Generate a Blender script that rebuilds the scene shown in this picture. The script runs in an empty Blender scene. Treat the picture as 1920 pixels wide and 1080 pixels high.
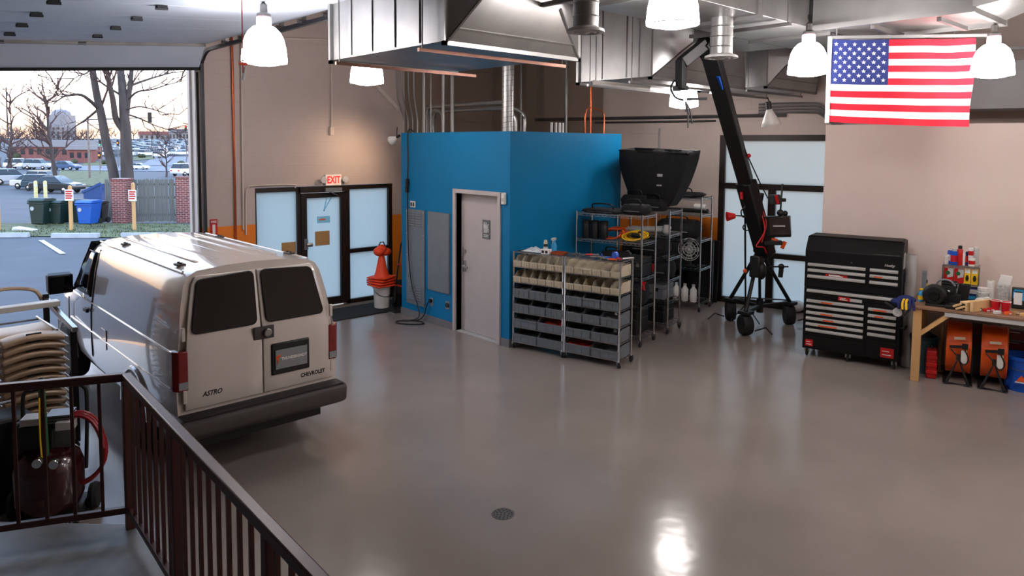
import bpy, bmesh, math, random
from mathutils import Vector, Matrix, Euler
random.seed(7)
S = bpy.context.scene
COL = S.collection
PI = math.pi
R = math.radians
# ------------------------------------------------------------------ camera
F, CX, PY, H = 1340.0, 960.0, 367.7, 2.75
YAW, PIT, ROLL = R(47.7), R(-4.0), R(0.4)
fw = Vector((math.cos(YAW)*math.cos(PIT), math.sin(YAW)*math.cos(PIT), math.sin(PIT)))
rt0 = Vector((math.sin(YAW), -math.cos(YAW), 0)); up0 = rt0.cross(fw)
rt = rt0*math.cos(ROLL) + up0*math.sin(ROLL); up = up0*math.cos(ROLL) - rt0*math.sin(ROLL)
CAM = Vector((0, 0, H))
cd = bpy.data.cameras.new('camera'); cam = bpy.data.objects.new('camera', cd); COL.objects.link(cam)
cam.matrix_world = Matrix(((rt.x, up.x, -fw.x, 0), (rt.y, up.y, -fw.y, 0), (rt.z, up.z, -fw.z, H), (0, 0, 0, 1)))
cd.sensor_fit = 'HORIZONTAL'; cd.sensor_width = 36; cd.lens = 36*F/1920
cd.shift_x = 0; cd.shift_y = -(540-PY)/1920; cd.clip_start = .05; cd.clip_end = 1500
S.camera = cam
# ------------------------------------------------------------------ view, sky
S.view_settings.view_transform = 'Standard'; S.view_settings.look = 'None'
S.view_settings.gamma = 1; S.view_settings.use_curve_mapping = False
S.view_settings.exposure = 0.0
LAMP = 76.0
w = bpy.data.worlds.new('dusk_sky'); S.world = w; w.use_nodes = True
nt = w.node_tree; nt.nodes.clear()
tc = nt.nodes.new('ShaderNodeTexCoord'); sx = nt.nodes.new('ShaderNodeSeparateXYZ')
cr = nt.nodes.new('ShaderNodeValToRGB'); bg = nt.nodes.new('ShaderNodeBackground'); wo = nt.nodes.new('ShaderNodeOutputWorld')
nt.links.new(tc.outputs['Generated'], sx.inputs[0]); nt.links.new(sx.outputs['Z'], cr.inputs[0])
nt.links.new(cr.outputs[0], bg.inputs[0]); nt.links.new(bg.outputs[0], wo.inputs[0])
e = cr.color_ramp.elements
e[0].position = 0.0; e[0].color = (.62, .40, .28, 1)
e[1].position = 1.0; e[1].color = (.20, .34, .60, 1)
for p_, c_ in ((.03, (.80, .58, .42, 1)), (.075, (.92, .84, .76, 1)), (.16, (.86, .89, .97, 1)), (.4, (.40, .56, .84, 1))):
    n_ = e.new(p_); n_.color = c_
bg.inputs[1].default_value = 4.6

# ------------------------------------------------------------------ pixel helpers (photo is 1920x1080)
def ray(u, v): return fw + rt*((u-CX)/F) + up*((PY-v)/F)
def pz(u, v, z=0.0):
    r = ray(u, v); return CAM + r*((z-H)/r.z)
def pd(u, v, d): return CAM + ray(u, v)*d
def px(u, v, x):
    r = ray(u, v); return CAM + r*(x/r.x)
def py_(u, v, y):
    r = ray(u, v); return CAM + r*(y/r.y)

# ------------------------------------------------------------------ materials
def lin(c): return tuple((x/255/12.92 if x/255 <= .04045 else ((x/255+.055)/1.055)**2.4) for x in c)
MATS = {}
def mat(name, col, rough=.5, metal=0.0, var=.08, scale=6.0, bump=0.0, coat=0.0, emit=0.0, trans=0.0, alpha=1.0, stretch=(1, 1, 1)):
    m = bpy.data.materials.new(name); m.use_nodes = True; t = m.node_tree
    b = t.nodes['Principled BSDF']; L = t.links
    c = lin(col)
    tx = t.nodes.new('ShaderNodeTexCoord'); mp = t.nodes.new('ShaderNodeMapping'); nz = t.nodes.new('ShaderNodeTexNoise')
    mp.inputs['Scale'].default_value = stretch
    nz.inputs['Scale'].default_value = scale; nz.inputs['Detail'].default_value = 5
    L.new(tx.outputs['Object'], mp.inputs[0]); L.new(mp.outputs[0], nz.inputs['Vector'])
    rp = t.nodes.new('ShaderNodeValToRGB'); q = rp.color_ramp.elements
    q[0].position = .3; q[1].position = .7
    q[0].color = (*[max(0, x*(1-var)) for x in c], 1); q[1].color = (*[min(1, x*(1+var)) for x in c], 1)
    L.new(nz.outputs[0], rp.inputs[0]); L.new(rp.outputs[0], b.inputs['Base Color'])
    b.inputs['Roughness'].default_value = rough; b.inputs['Metallic'].default_value = metal
    if coat: b.inputs['Coat Weight'].default_value = coat; b.inputs['Coat Roughness'].default_value = .06
    if bump:
        bp = t.nodes.new('ShaderNodeBump'); bp.inputs['Strength'].default_value = bump; bp.inputs['Distance'].default_value = .02
        L.new(nz.outputs[0], bp.inputs['Height']); L.new(bp.outputs[0], b.inputs['Normal'])
    if emit:
        L.new(rp.outputs[0], b.inputs['Emission Color']); b.inputs['Emission Strength'].default_value = emit
    if trans: b.inputs['Transmission Weight'].default_value = trans
    if alpha < 1: b.inputs['Alpha'].default_value = alpha
    m['b'] = 0; MATS[name] = m
    return m
def nodes(m): return m.node_tree, m.node_tree.nodes['Principled BSDF']

# ------------------------------------------------------------------ mesh builder
class MB:
    def __init__(s): s.v = []; s.f = []; s.mi = []; s.cur = 0
    def add(s, vs, fs):
        o = len(s.v); s.v += [tuple(x) for x in vs]; s.f += [tuple(i+o for i in f) for f in fs]; s.mi += [s.cur]*len(fs); return s
    def box(s, x0, y0, z0, x1, y1, z1):
        return s.add([(x0,y0,z0),(x1,y0,z0),(x1,y1,z0),(x0,y1,z0),(x0,y0,z1),(x1,y0,z1),(x1,y1,z1),(x0,y1,z1)],
                     [(3,2,1,0),(4,5,6,7),(0,1,5,4),(1,2,6,5),(2,3,7,6),(3,0,4,7)])
    def hexa(s, a):   # 8 corners, bottom ring then top ring
        return s.add(a, [(3,2,1,0),(4,5,6,7),(0,1,5,4),(1,2,6,5),(2,3,7,6),(3,0,4,7)])
    def bar(s, p, q, wd, ht, upv=(0, 0, 1)):
        p = Vector(p); q = Vector(q); d = (q-p).normalized(); u = Vector(upv)
        if abs(d.dot(u)) > .98: u = Vector((1, 0, 0))
        a = d.cross(u).normalized(); b = a.cross(d)
        a = a*wd/2; b = b*ht/2
        return s.hexa([p-a-b, p+a-b, p+a+b, p-a+b, q-a-b, q+a-b, q+a+b, q-a+b])
    def tube(s, pts, r, n=8, closed=False, cap=True):
        pts = [Vector(p) for p in pts]; N = len(pts); rs = r if isinstance(r, (list, tuple)) else [r]*N
        vs = []; fs = []; a = None
        for i in range(N):
            if closed: d = pts[(i+1) % N]-pts[i-1]
            else: d = pts[min(i+1, N-1)]-pts[max(i-1, 0)]
            d = d.normalized() if d.length > 1e-9 else Vector((0, 0, 1))
            if a is None: a = d.cross(Vector((0, 0, 1)) if abs(d.z) < .95 else Vector((1, 0, 0)))
            else: a = a - d*a.dot(d)
            a.normalize(); b = d.cross(a)
            for k in range(n):
                t = 2*PI*k/n; vs.append(pts[i]+(a*math.cos(t)+b*math.sin(t))*rs[i])
        for i in range(N if closed else N-1):
            j = (i+1) % N
            for k in range(n):
                fs.append((i*n+k, i*n+(k+1) % n, j*n+(k+1) % n, j*n+k))
        if cap and not closed:
            fs.append(tuple(range(n-1, -1, -1))); fs.append(tuple((N-1)*n+k for k in range(n)))
        return s.add(vs, fs)
    def cyl(s, p, q, r, r2=None, n=14): return s.tube([p, q], [r, r if r2 is None else r2], n)
    def lathe(s, prof, c=(0, 0, 0), n=24, ax='z', ribs=0, ribd=0.0):
        vs = []; fs = []
        for (r, z) in prof:
            for k in range(n):
                t = 2*PI*k/n; rr = r*(1+(ribd if ribs and k % 2 else 0)); x, y = rr*math.cos(t), rr*math.sin(t)
                p = (x, y, z) if ax == 'z' else ((z, x, y) if ax == 'x' else (x, z, -y) if False else (y, z, x))
                vs.append((c[0]+p[0], c[1]+p[1], c[2]+p[2]))
        for i in range(len(prof)-1):
            for k in range(n):
                fs.append((i*n+k, i*n+(k+1) % n, (i+1)*n+(k+1) % n, (i+1)*n+k))
        if prof[0][0] > 1e-6: fs.append(tuple(range(n-1, -1, -1)))
        if prof[-1][0] > 1e-6: fs.append(tuple((len(prof)-1)*n+k for k in range(n)))
        return s.add(vs, fs)
    def shell(s, prof, c=(0, 0, 0), n=24, ax='z'):   # lathe without caps
        k0 = len(s.f); s.lathe(prof, c, n, ax)
        while len(s.f) > k0 and len(s.f[-1]) == n and n > 4: s.f.pop(); s.mi.pop()
        return s
    def prism(s, poly, a0, a1, ax='x'):   # poly of 2D points, extruded along axis
        n = len(poly)
        def P(p, a): return (a, p[0], p[1]) if ax == 'x' else ((p[0], a, p[1]) if ax == 'y' else (p[0], p[1], a))
        vs = [P(p, a0) for p in poly]+[P(p, a1) for p in poly]
        fs = [tuple(range(n-1, -1, -1)), tuple(range(n, 2*n))]+[(i, (i+1) % n, n+(i+1) % n, n+i) for i in range(n)]
        return s.add(vs, fs)
    def grid(s, rows):   # rows of points -> quads
        n = len(rows[0]); vs = [p for r_ in rows for p in r_]
        return s.add(vs, [(i*n+k, i*n+k+1, (i+1)*n+k+1, (i+1)*n+k) for i in range(len(rows)-1) for k in range(n-1)])
    def ball(s, c, r, n=10, m=7, sc=(1, 1, 1)):
        rows = []
        for i in range(m+1):
            ph = PI*i/m
            rows.append([(c[0]+r*sc[0]*math.sin(ph)*math.cos(2*PI*k/n), c[1]+r*sc[1]*math.sin(ph)*math.sin(2*PI*k/n), c[2]+r*sc[2]*math.cos(ph)) for k in range(n+1)])
        return s.grid(rows)
    def mesh(s, name, mats, ang=35, weld=False):
        me = bpy.data.meshes.new(name); me.from_pydata(s.v, [], s.f)
        ms = mats if isinstance(mats, (list, tuple)) else [mats]
        for m in ms: me.materials.append(MATS[m])
        if len(ms) > 1: me.polygons.foreach_set('material_index', s.mi)
        b = bmesh.new(); b.from_mesh(me)
        if weld: bmesh.ops.remove_doubles(b, verts=b.verts, dist=1e-5)
        bmesh.ops.recalc_face_normals(b, faces=b.faces); b.to_mesh(me); b.free()
        me.polygons.foreach_set('use_smooth', [True]*len(me.polygons)); me.set_sharp_from_angle(angle=R(ang))
        me.update(); return me
    def build(s, name, mats, par=None, bev=0.0, solid=0.0, sub=0, ang=35, weld=False, seg=2, lab=None):
        o = bpy.data.objects.new(name, s.mesh(name, mats, ang, weld)); COL.objects.link(o)
        if par is not None: o.parent = par
        if solid: q = o.modifiers.new('Solidify', 'SOLIDIFY'); q.thickness = solid; q.offset = 0
        if bev: q = o.modifiers.new('Bevel', 'BEVEL'); q.width = bev; q.segments = seg; q.limit_method = 'ANGLE'; q.angle_limit = R(40)
        if sub: q = o.modifiers.new('Subdivision', 'SUBSURF'); q.levels = sub; q.render_levels = sub
        if lab: o['label'] = lab
        return o
def tag(o, label, cat, group=None):
    o['label'] = label; o['category'] = cat
    if group: o['group'] = group
    return o
def struct(o): o['kind'] = 'structure'; return o
def thing(name, label, cat, loc=(0, 0, 0), rz=0.0, group=None):
    o = bpy.data.objects.new(name, None); COL.objects.link(o); o.empty_display_size = .1
    o.location = loc; o.rotation_euler = (0, 0, rz); return tag(o, label, cat, group)
def base(name, loc=(0, 0, 0), rz=0.0):
    o = bpy.data.objects.new(name, None); COL.objects.link(o); o.location = loc; o.rotation_euler = (0, 0, rz); o['kind'] = 'structure'; return o
def dup(src, loc=None, rz=None, label=None, scale=None, mats=None):
    def cp(o, par):
        c = o.copy(); COL.objects.link(c); c.parent = par
        for ch in [k for k in o.children]: cp(ch, c)
        return c
    r = cp(src, src.parent)
    if loc is not None: r.location = loc
    if rz is not None: r.rotation_euler = (0, 0, rz)
    if label: r['label'] = label
    if scale: r.scale = scale if isinstance(scale, (tuple, list)) else (scale,)*3
    return r
def single(mb, name, mats, label, cat, loc=(0, 0, 0), rz=0.0, group=None, **k):
    o = mb.build(name, mats, None, **k); o.location = loc; o.rotation_euler = (0, 0, rz); return tag(o, label, cat, group)
def text(body, size, par, m, loc, rot, name='lettering', ext=.002, bold=0.0, shear=0.0, sx_=1.0, align='CENTER'):
    cu = bpy.data.curves.new(name, 'FONT'); cu.body = body; cu.size = size; cu.align_x = align; cu.align_y = 'CENTER'
    cu.extrude = ext; cu.offset = bold; cu.shear = shear; cu.resolution_u = 3
    t = bpy.data.objects.new(name, cu); COL.objects.link(t)
    dg = bpy.context.evaluated_depsgraph_get(); me = bpy.data.meshes.new_from_object(t.evaluated_get(dg))
    bpy.data.objects.remove(t); bpy.data.curves.remove(cu)
    me.materials.clear(); me.materials.append(MATS[m])
    o = bpy.data.objects.new(name, me); COL.objects.link(o); o.parent = par; o.location = loc; o.rotation_euler = rot; o.scale = (sx_, 1, 1)
    return o
FRONT = (PI/2, 0, 0)      # text standing upright, read from local -y
AB = R(13.0)              # back side of the room stands turned by this much
RB = AB - PI/2            # rotation of things facing us from that side: local +x to our right, +y away
RA = -PI/2
def onB(x0, y0, t, d=0.0, z=0.0):
    return Vector((x0+t*math.sin(AB)+d*math.cos(AB), y0-t*math.cos(AB)+d*math.sin(AB), z))

# palette
mat('galv', (162, 162, 160), .38, .82, .12, 3.0, .06)
mat('galv_dark', (120, 118, 116), .45, .9, .15, 4.0)
mat('steel', (170, 170, 170), .3, 1.0, .1)
mat('handle_silver', (205, 203, 200), .35, .45, .05)
mat('strut_tint', (150, 112, 98), .35, .85, .15)
mat('chrome', (215, 215, 215), .15, 1.0, .03)
mat('black', (17, 17, 18), .5, 0, .2, 12)
mat('black_gloss', (12, 12, 13), .28, 0, .1, 5, coat=.3)
mat('black_cloth', (20, 20, 22), .85, 0, .3, 20, .3)
mat('rubber', (24, 24, 24), .8, 0, .2, 20)
mat('bronze', (38, 28, 22), .4, .3, .25, 8)
mat('white_plastic', (216, 213, 207), .45, 0, .04)
mat('white', (230, 228, 224), .5, 0, .04)
mat('grey_plastic', (104, 110, 116), .45, 0, .08)
mat('beige_plastic', (190, 178, 156), .45, 0, .06)
mat('red', (190, 22, 24), .4, 0, .1)
mat('red_cup', (205, 20, 40), .35, 0, .05)
mat('orange', (232, 88, 20), .45, 0, .1)
mat('orange_cone', (255, 78, 34), .5, 0, .08)
mat('yellow', (238, 190, 20), .45, 0, .08)
mat('blue', (20, 84, 190), .4, 0, .1)
mat('cyan', (40, 150, 205), .4, 0, .08)
mat('green', (30, 90, 50), .5, 0, .1)
mat('wood', (206, 160, 106), .55, 0, .18, 5, .1, stretch=(1, 1, .08))
mat('plywood', (222, 186, 134), .55, 0, .12, 7, .05)
mat('bench_wood', (140, 106, 82), .5, 0, .2, 4, .05, stretch=(.1, 1, 1))
mat('copper', (186, 96, 62), .35, .9, .15, 9)
mat('cardboard', (168, 130, 82), .8, 0, .08)
mat('paper', (235, 232, 226), .8, 0, .03)
mat('light_grey', (186, 184, 182), .5, 0, .05)
mat('mid_grey', (128, 128, 130), .5, 0, .08)
mat('clear_bag', (205, 208, 210), .25, 0, .1, 14, .5)
# ------------------------------------------------------------------ structure materials
m = mat('floor_epoxy', (140, 130, 124), .16, 0, .10, .9, 0); nodes(m)[1].inputs['Specular IOR Level'].default_value = .42
t_, b_ = nodes(m)
tcn = [n for n in t_.nodes if n.type == 'TEX_COORD'][0]
n3 = t_.nodes.new('ShaderNodeTexNoise'); n3.inputs['Scale'].default_value = 5; bp3 = t_.nodes.new('ShaderNodeBump'); bp3.inputs['Strength'].default_value = .10; bp3.inputs['Distance'].default_value = .02
t_.links.new(tcn.outputs['Object'], n3.inputs['Vector']); t_.links.new(n3.outputs[0], bp3.inputs['Height']); t_.links.new(bp3.outputs[0], b_.inputs['Normal'])
def block_wall(name, paint, stripe=None, zt=1.5, bare=None, shade_x=0.0):  # bare: brown tone of a shaded zone, shade put into the paint colour
    m = mat(name, paint, .62, 0, .05, 1.3); t, b = nodes(m); L = t.links
    tx = [n for n in t.nodes if n.type == 'TEX_COORD'][0]; rp = [n for n in t.nodes if n.type == 'VALTORGB'][0]
    sep = t.nodes.new('ShaderNodeSeparateXYZ'); L.new(tx.outputs['Object'], sep.inputs[0])
    cmb = t.nodes.new('ShaderNodeCombineXYZ'); L.new(sep.outputs['X'], cmb.inputs['X']); L.new(sep.outputs['Z'], cmb.inputs['Y'])
    br = t.nodes.new('ShaderNodeTexBrick'); br.inputs['Scale'].default_value = 1; br.inputs['Brick Width'].default_value = .4; br.inputs['Row Height'].default_value = .2
    br.inputs['Mortar Size'].default_value = .006; br.inputs['Mortar Smooth'].default_value = .6
    L.new(cmb.outputs[0], br.inputs['Vector'])
    bp = t.nodes.new('ShaderNodeBump'); bp.inputs['Strength'].default_value = .35; bp.inputs['Distance'].default_value = .006; bp.invert = True
    L.new(br.outputs['Fac'], bp.inputs['Height']); L.new(bp.outputs[0], b.inputs['Normal'])
    src = rp.outputs[0]
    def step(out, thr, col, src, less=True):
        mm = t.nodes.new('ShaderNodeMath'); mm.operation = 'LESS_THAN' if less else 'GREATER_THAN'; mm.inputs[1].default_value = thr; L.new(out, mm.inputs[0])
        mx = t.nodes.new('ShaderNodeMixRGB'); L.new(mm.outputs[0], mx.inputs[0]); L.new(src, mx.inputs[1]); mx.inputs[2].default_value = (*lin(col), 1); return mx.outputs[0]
    if bare: src = step(sep.outputs['X'], shade_x[0], bare, src, shade_x[1])
    if stripe:
        src = step(sep.outputs['Z'], zt, stripe, src); src = step(sep.outputs['Z'], .3, (70, 62, 56), src)
    L.new(src, b.inputs['Base Color']); return m
block_wall('wall_paint', (182, 165, 157), (226, 122, 22), 1.5, (128, 108, 94), (7.32, False))  # brown part above the restroom block is shade painted into the colour
block_wall('wall_paint_back', (200, 184, 175), (226, 122, 22), 1.5, (142, 122, 108), (-2.45, True))  # same paint throughout; its brown left end is painted-in shade
mat('wall_plain', (200, 186, 174), .65, 0, .04, 1.2)
mat('partition_paint', (226, 208, 198), .6, 0, .03, 1.2)
mat('blue_paint', (0, 112, 160), .5, 0, .05, 1.5); nodes(MATS['blue_paint'])[1].inputs['Specular IOR Level'].default_value = .2
mat('cove_base', (112, 110, 110), .5, 0, .06)
mat('door_paint', (182, 172, 170), .45, 0, .03)
mat('ceiling_deck', (122, 118, 112), .6, .2, .1, 1.0)
mat('overhead_door', (184, 194, 208), .5, 0, .03, 2)
mat('concrete', (120, 122, 126), .42, 0, .3, 3.0, .25)
mat('panel_grey', (116, 122, 128), .4, .2, .05)
def frost(name, c):
    m = mat(name, (190, 215, 226), .35, 0, .05, 1.4); t, b = nodes(m); o = [n for n in t.nodes if n.type == 'OUTPUT_MATERIAL'][0]
    tr = t.nodes.new('ShaderNodeBsdfTranslucent'); tr.inputs[0].default_value = (*c, 1)
    mx = t.nodes.new('ShaderNodeMixShader'); mx.inputs[0].default_value = .82
    t.links.new(b.outputs[0], mx.inputs[1]); t.links.new(tr.outputs[0], mx.inputs[2]); t.links.new(mx.outputs[0], o.inputs[0])
frost('frosted', (.60, .66, .66)); mat('pale_blue', (130, 205, 245), .6, 0, .04)

WL = 10.95
# floor
b = MB().box(-3.3, -5.2, -.2, 14.5, 11.15, 0); struct(b.build('floor', 'floor_epoxy'))
# left wall with overhead-door opening and shopfront opening
b = MB(); GX0, GX1, GZ = -.1, 3.67, 4.3
SX0, SX1, SZ = 4.53, 7.06, 2.07
for x0, x1, z0, z1 in ((-3.3, GX0, 0, 5.6), (GX0, GX1, GZ, 5.6), (GX1, SX0, 0, 5.6), (SX0, SX1, SZ, 5.6), (SX1, 14.5, 0, 5.6)):
    b.box(x0, WL, z0, x1, WL+.2, z1)
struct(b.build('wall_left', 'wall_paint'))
# back wall, turned
BX, BY = 11.3, 6.8
wb = base('wall_back', (BX, BY, 0), RB)
W0, W1 = -.12, 2.25
b = MB()
for x0, x1, z0, z1 in ((-5.2, W0, 0, 5.6), (W0, W1, 2.97, 5.6), (W1, 9, 0, 5.6)): b.box(x0, 0, z0, x1, .2, z1)
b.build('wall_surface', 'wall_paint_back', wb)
# partition with the work area in front
PX0, PY0 = 9.98, 3.4
pw = base('wall_partition', (PX0, PY0, 0), RB)
b = MB().box(-.995, 0, 0, 5.5, .12, 3.07); b.build('wall_surface', 'partition_paint', pw, bev=.006)
b = MB().box(-3.3, -5.4, 0, 14.5, -5.2, 5.6); struct(b.build('wall_right', 'wall_plain'))
b = MB().box(-3.5, -5.4, 0, -3.3, 11.15, 5.6); mat('rear_paint', (112, 104, 98), .7, 0, .05, 1.2); struct(b.build('wall_rear', 'rear_paint'))
# ceiling: ribbed deck
b = MB(); b.box(-3.5, -5.4, 5.35, 14.5, 11.15, 5.6)
for i in range(40):
    y = -5.2+i*.4; b.prism([(y, 5.35), (y+.05, 5.30), (y+.15, 5.30), (y+.2, 5.35)], -3.3, 14.4, 'x')
struct(b.build('ceiling', 'ceiling_deck'))

# landing slab
LZ = .32
lc = pz(245, 990, LZ); l0 = pz(0, 985, LZ)
ldir = (l0-lc).normalized(); lfar = lc+ldir*4.0
ex = Vector((.06, .02, 0))
pp = [lc+ex, lfar+Vector((0, .1, 0)), Vector((-3.25, 0.2, LZ)), Vector((lc.x+.22, .2, LZ))]
b = MB(); b.prism([(p.x, p.y) for p in pp], 0.0, LZ, 'z'); struct(b.build('floor_landing', 'concrete', bev=.02))

# ------------------------------------------------------------------ overhead door
mat('track', (44, 46, 50), .5, .5, .15)
TH = R(-4.6); gd = base('door_2', (3.7-(3.7*math.cos(TH)+4.0*math.sin(TH)), WL, 4.0-(-3.7*math.sin(TH)+4.0*math.cos(TH))), 0); gd.rotation_euler = (0, TH, 0)
sec = MB().box(GX0-.05, 0, 0, GX1+.05, .815, .045)
me = sec.mesh('door_section', 'overhead_door')
rib = MB()
for k in range(6):
    y0 = -.42-.82*(k+1)
    o = bpy.data.objects.new('door_section', me); COL.objects.link(o); o.parent = gd; o.location = (0, y0, 4.17)
    q = o.modifiers.new('Bevel', 'BEVEL'); q.width = .004
b = MB().hexa([(GX0-.05, -.09, 3.86), (GX1+.02, -.09, 3.86), (GX1+.02, -.05, 3.86), (GX0-.05, -.05, 3.86), (GX0-.05, -.43, 4.16), (GX1+.02, -.43, 4.16), (GX1+.02, -.40, 4.20), (GX0-.05, -.40, 4.20)])
b.build('door_section', 'overhead_door', gd, bev=.008)
b = MB().bar((GX0-.05, -.08, 3.845), (GX1+.02, -.08, 3.845), .05, .04); b.build('bottom_seal', 'rubber', gd)
b = MB().bar((GX0-.05, -.415, 4.155), (GX1+.02, -.415, 4.155), .05, .05); b.build('stiffener', 'galv_dark', gd)
hb = MB().box(-.045, -.035, -.025, .045, .035, 0); hb.cyl((-.055, 0, -.025), (.055, 0, -.025), .014, n=8)
hme = hb.mesh('hinge', 'track')
for k in range(5):
    for X in (.35, 1.28, 2.15):
        o = bpy.data.objects.new('hinge', hme); COL.objects.link(o); o.parent = gd; o.location = (X, -.41-.82*k, 4.165)
tr = base('trim_1', (0, WL, 0), 0)
pts = [(GX1+.06, -.1, .02), (GX1+.06, -.1, 3.92)] + [(GX1+.06+.06*i/6, -.1-.2*(1-math.cos(i/6*PI/2)), 3.92+.2*math.sin(i/6*PI/2)) for i in range(1, 7)] + [(GX1+.13, -6.2, 4.12)]
b = MB()
for p, q in zip(pts[:-1], pts[1:]): b.bar(p, q, .05, .045)
b.build('door_track', 'track', tr)
b = MB()
for k in range(9):
    y = -.9-k*.58; b.bar((GX1+.13, y, 4.13), (GX1+.13, y, 4.24), .03, .05); b.cyl((GX1+.06, y, 4.15), (GX1+.17, y, 4.15), .025, n=8)
b.build('track_bracket', 'galv_dark', tr)
b = MB().box(GX1-.02, -.02, 0, GX1+.0, .2, GZ).box(GX1-.05, .12, 0, GX1, .22, GZ); b.build('jamb_lining', 'light_grey', tr)
b = MB().box(GX1, -.03, 0, GX1+.035, .0, 3.8); b.build('weather_strip', 'black', tr)

# ------------------------------------------------------------------ shopfront in the left wall
def frame_bars(par, rects, m, name='frame', y0=-.02, y1=.09):
    b = MB()
    for x0, z0, x1, z1 in rects: b.box(x0, y0, z0, x1, y1, z1)
    return b.build(name, m, par, bev=.004)
w1 = base('window_1', (0, WL+.04, 0), 0)
frame_bars(w1, [(SX0, 1.99, 5.27, 2.06), (SX0, 0, 4.56, 1.99), (5.24, 0, 5.30, 1.99), (SX0, 0, 5.27, .08)], 'bronze')
MB().box(4.56, .03, .08, 5.24, .045, 1.99).build('pane', 'frosted', w1)
b = MB().box(4.98, .012, .92, 5.22, .026, 1.16); b.build('notice', 'cardboard', w1, lab='faded notice taped inside the left pane')
w2 = base('window_2', (0, WL+.04, 0), 0)
frame_bars(w2, [(6.14, 1.99, SX1, 2.06), (6.12, 0, 6.20, 1.99), (6.98, 0, SX1, 1.99), (6.14, 0, SX1, .07), (6.20, .88, 6.98, .95)], 'bronze')
MB().box(6.20, .03, .95, 6.98, .045, 1.99).build('pane', 'frosted', w2)
MB().box(6.20, .03, .07, 6.98, .045, .88).build('pane', 'frosted', w2)
d3 = base('door_3', (0, WL+.02, 0), 0)
frame_bars(d3, [(5.27, 1.96, 6.14, 2.06)], 'bronze', 'door_header', -.05, .1)
frame_bars(d3, [(5.30, .03, 5.40, 1.95), (6.02, .03, 6.12, 1.95), (5.40, 1.87, 6.02, 1.95), (5.40, .03, 6.02, .16)], 'bronze', 'door_stile')
MB().box(5.40, .03, .16, 6.02, .045, 1.87).build('pane', 'frosted', d3)
MB().box(5.56, .015, 1.06, 5.82, .029, 1.30).build('brown_notice', 'cardboard', d3)
bn = MB().box(5.60, .015, 1.44, 5.83, .029, 1.55).build('blue_sticker', 'pale_blue', d3)
MB().box(5.63, .008, 1.49, 5.74, .016, 1.51).build('orange_mark', 'orange', bn)
b = MB().bar((5.72, .02, 1.64), (5.78, .02, 1.86), .012, .012).bar((5.72, .02, 1.64), (5.86, .02, 1.86), .012, .012); b.build('tape_mark', 'pale_blue', d3)
b = MB().cyl((5.36, -.07, 1.10), (5.46, -.07, 1.10), .035, n=12).box(5.33, -.05, 1.02, 5.40, -.02, 1.2); b.build('door_handle', 'steel', d3, bev=.004)
b = MB().box(5.70, -.10, 1.97, 6.0, -.04, 2.03).bar((5.74, -.1, 1.98), (5.95, -.03, 1.90), .02, .01); b.build('door_closer', 'galv', d3)
b = MB().box(5.27, -.06, 0, 6.14, .12, .015); b.build('threshold', 'steel', d3)

# ------------------------------------------------------------------ window in the back wall
w3 = base('window_3', (BX, BY, 0), RB)
frame_bars(w3, [(W0, 2.87, W1, 2.97), (W0, 0, W0+.1, 2.87), (W1-.1, 0, W1, 2.87), (W0, 2.03, W1, 2.13), (W0, 0, W1, .1), (.74, 0, .86, 2.03), (.86, .86, W1, .95), (1.66, 0, 1.78, 2.03)], 'bronze')
for x0, x1, z0, z1 in ((W0+.1, W1-.1, 2.13, 2.87), (W0+.1, .74, .1, 2.03), (.86, 1.66, .95, 2.03), (.86, 1.66, .1, .86), (1.78, W1-.1, .95, 2.03), (1.78, W1-.1, .1, .86)):
    MB().box(x0, .04, z0, x1, .055, z1).build('pane', 'frosted', w3)

# ------------------------------------------------------------------ blue restroom block
RX, RY0, RY1, RX1, RZ = 6.45, 7.13, 9.75, 8.79, 2.95
rb = base('wall_restroom', (RX, RY1, 0), RA)      # local x: along the door face to our right, y: away
LW, LD = RY1-RY0, RX1-RX
D0, D1, DZ = RY1-8.30, RY1-7.36, 2.06
b = MB()
for x0, x1, z0, z1 in ((0, D0, 0, RZ), (D1, LW, 0, RZ), (D0, D1, DZ, RZ)): b.box(x0, 0, z0, x1, .14, z1)
b.box(LW-.14, .1401, 0, LW, LD, RZ).box(0, .1401, 0, .14, LD, RZ).box(.1401, LD-.14, 0, LW-.1401, LD, RZ).box(.1401, .1401, RZ-.05, LW-.1401, LD-.1401, RZ-.01)
b.build('wall_surface', 'blue_paint', rb)
bb = base('baseboard_restroom', (RX, RY1, 0), RA)
b = MB().box(-.012, -.012, 0, D0-.06, 0, .11).box(D1+.06, -.012, 0, LW+.012, 0, .11).box(LW, 0, 0, LW+.012, LD, .11); b.build('cove_strip', 'cove_base', bb)
d1 = base('door_1', (RX, RY1, 0), RA)
b = MB().box(D0-.06, -.03, 0, D0, .16, DZ+.06).box(D1, -.03, 0, D1+.06, .16, DZ+.06).box(D0, -.03, DZ, D1, .16, DZ+.06)
b.build('door_frame', 'door_paint', d1, bev=.004)
lf = MB().box(D0+.005, .09, .015, D1-.005, .135, DZ-.005).build('door_leaf', 'door_paint', d1, bev=.003)
MB().box(D0, .0, 0, D1, .14, .012).build('threshold', 'light_grey', d1)
hx = D0+.09
b = MB().box(hx-.03, .075, .90, hx+.03, .09, 1.06).cyl((hx, .09, .98), (hx, .03, .98), .014, n=10).bar((hx, .03, .98), (hx+.13, .03, .975), .02, .022); b.build('lever_handle', 'steel', lf, bev=.003)
b = MB().cyl((hx, .09, 1.20), (hx, .06, 1.20), .032, n=16).box(hx-.05, .082, .93, hx-.038, .09, 1.25); b.build('deadbolt', 'steel', lf)
mat('sign_grey', (96, 98, 100), .5, 0, .04)
sg = MB().box(D0+.50, .08, 1.43, D0+.66, .09, 1.70).build('restroom_sign', 'sign_grey', lf)
b = MB()
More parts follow.
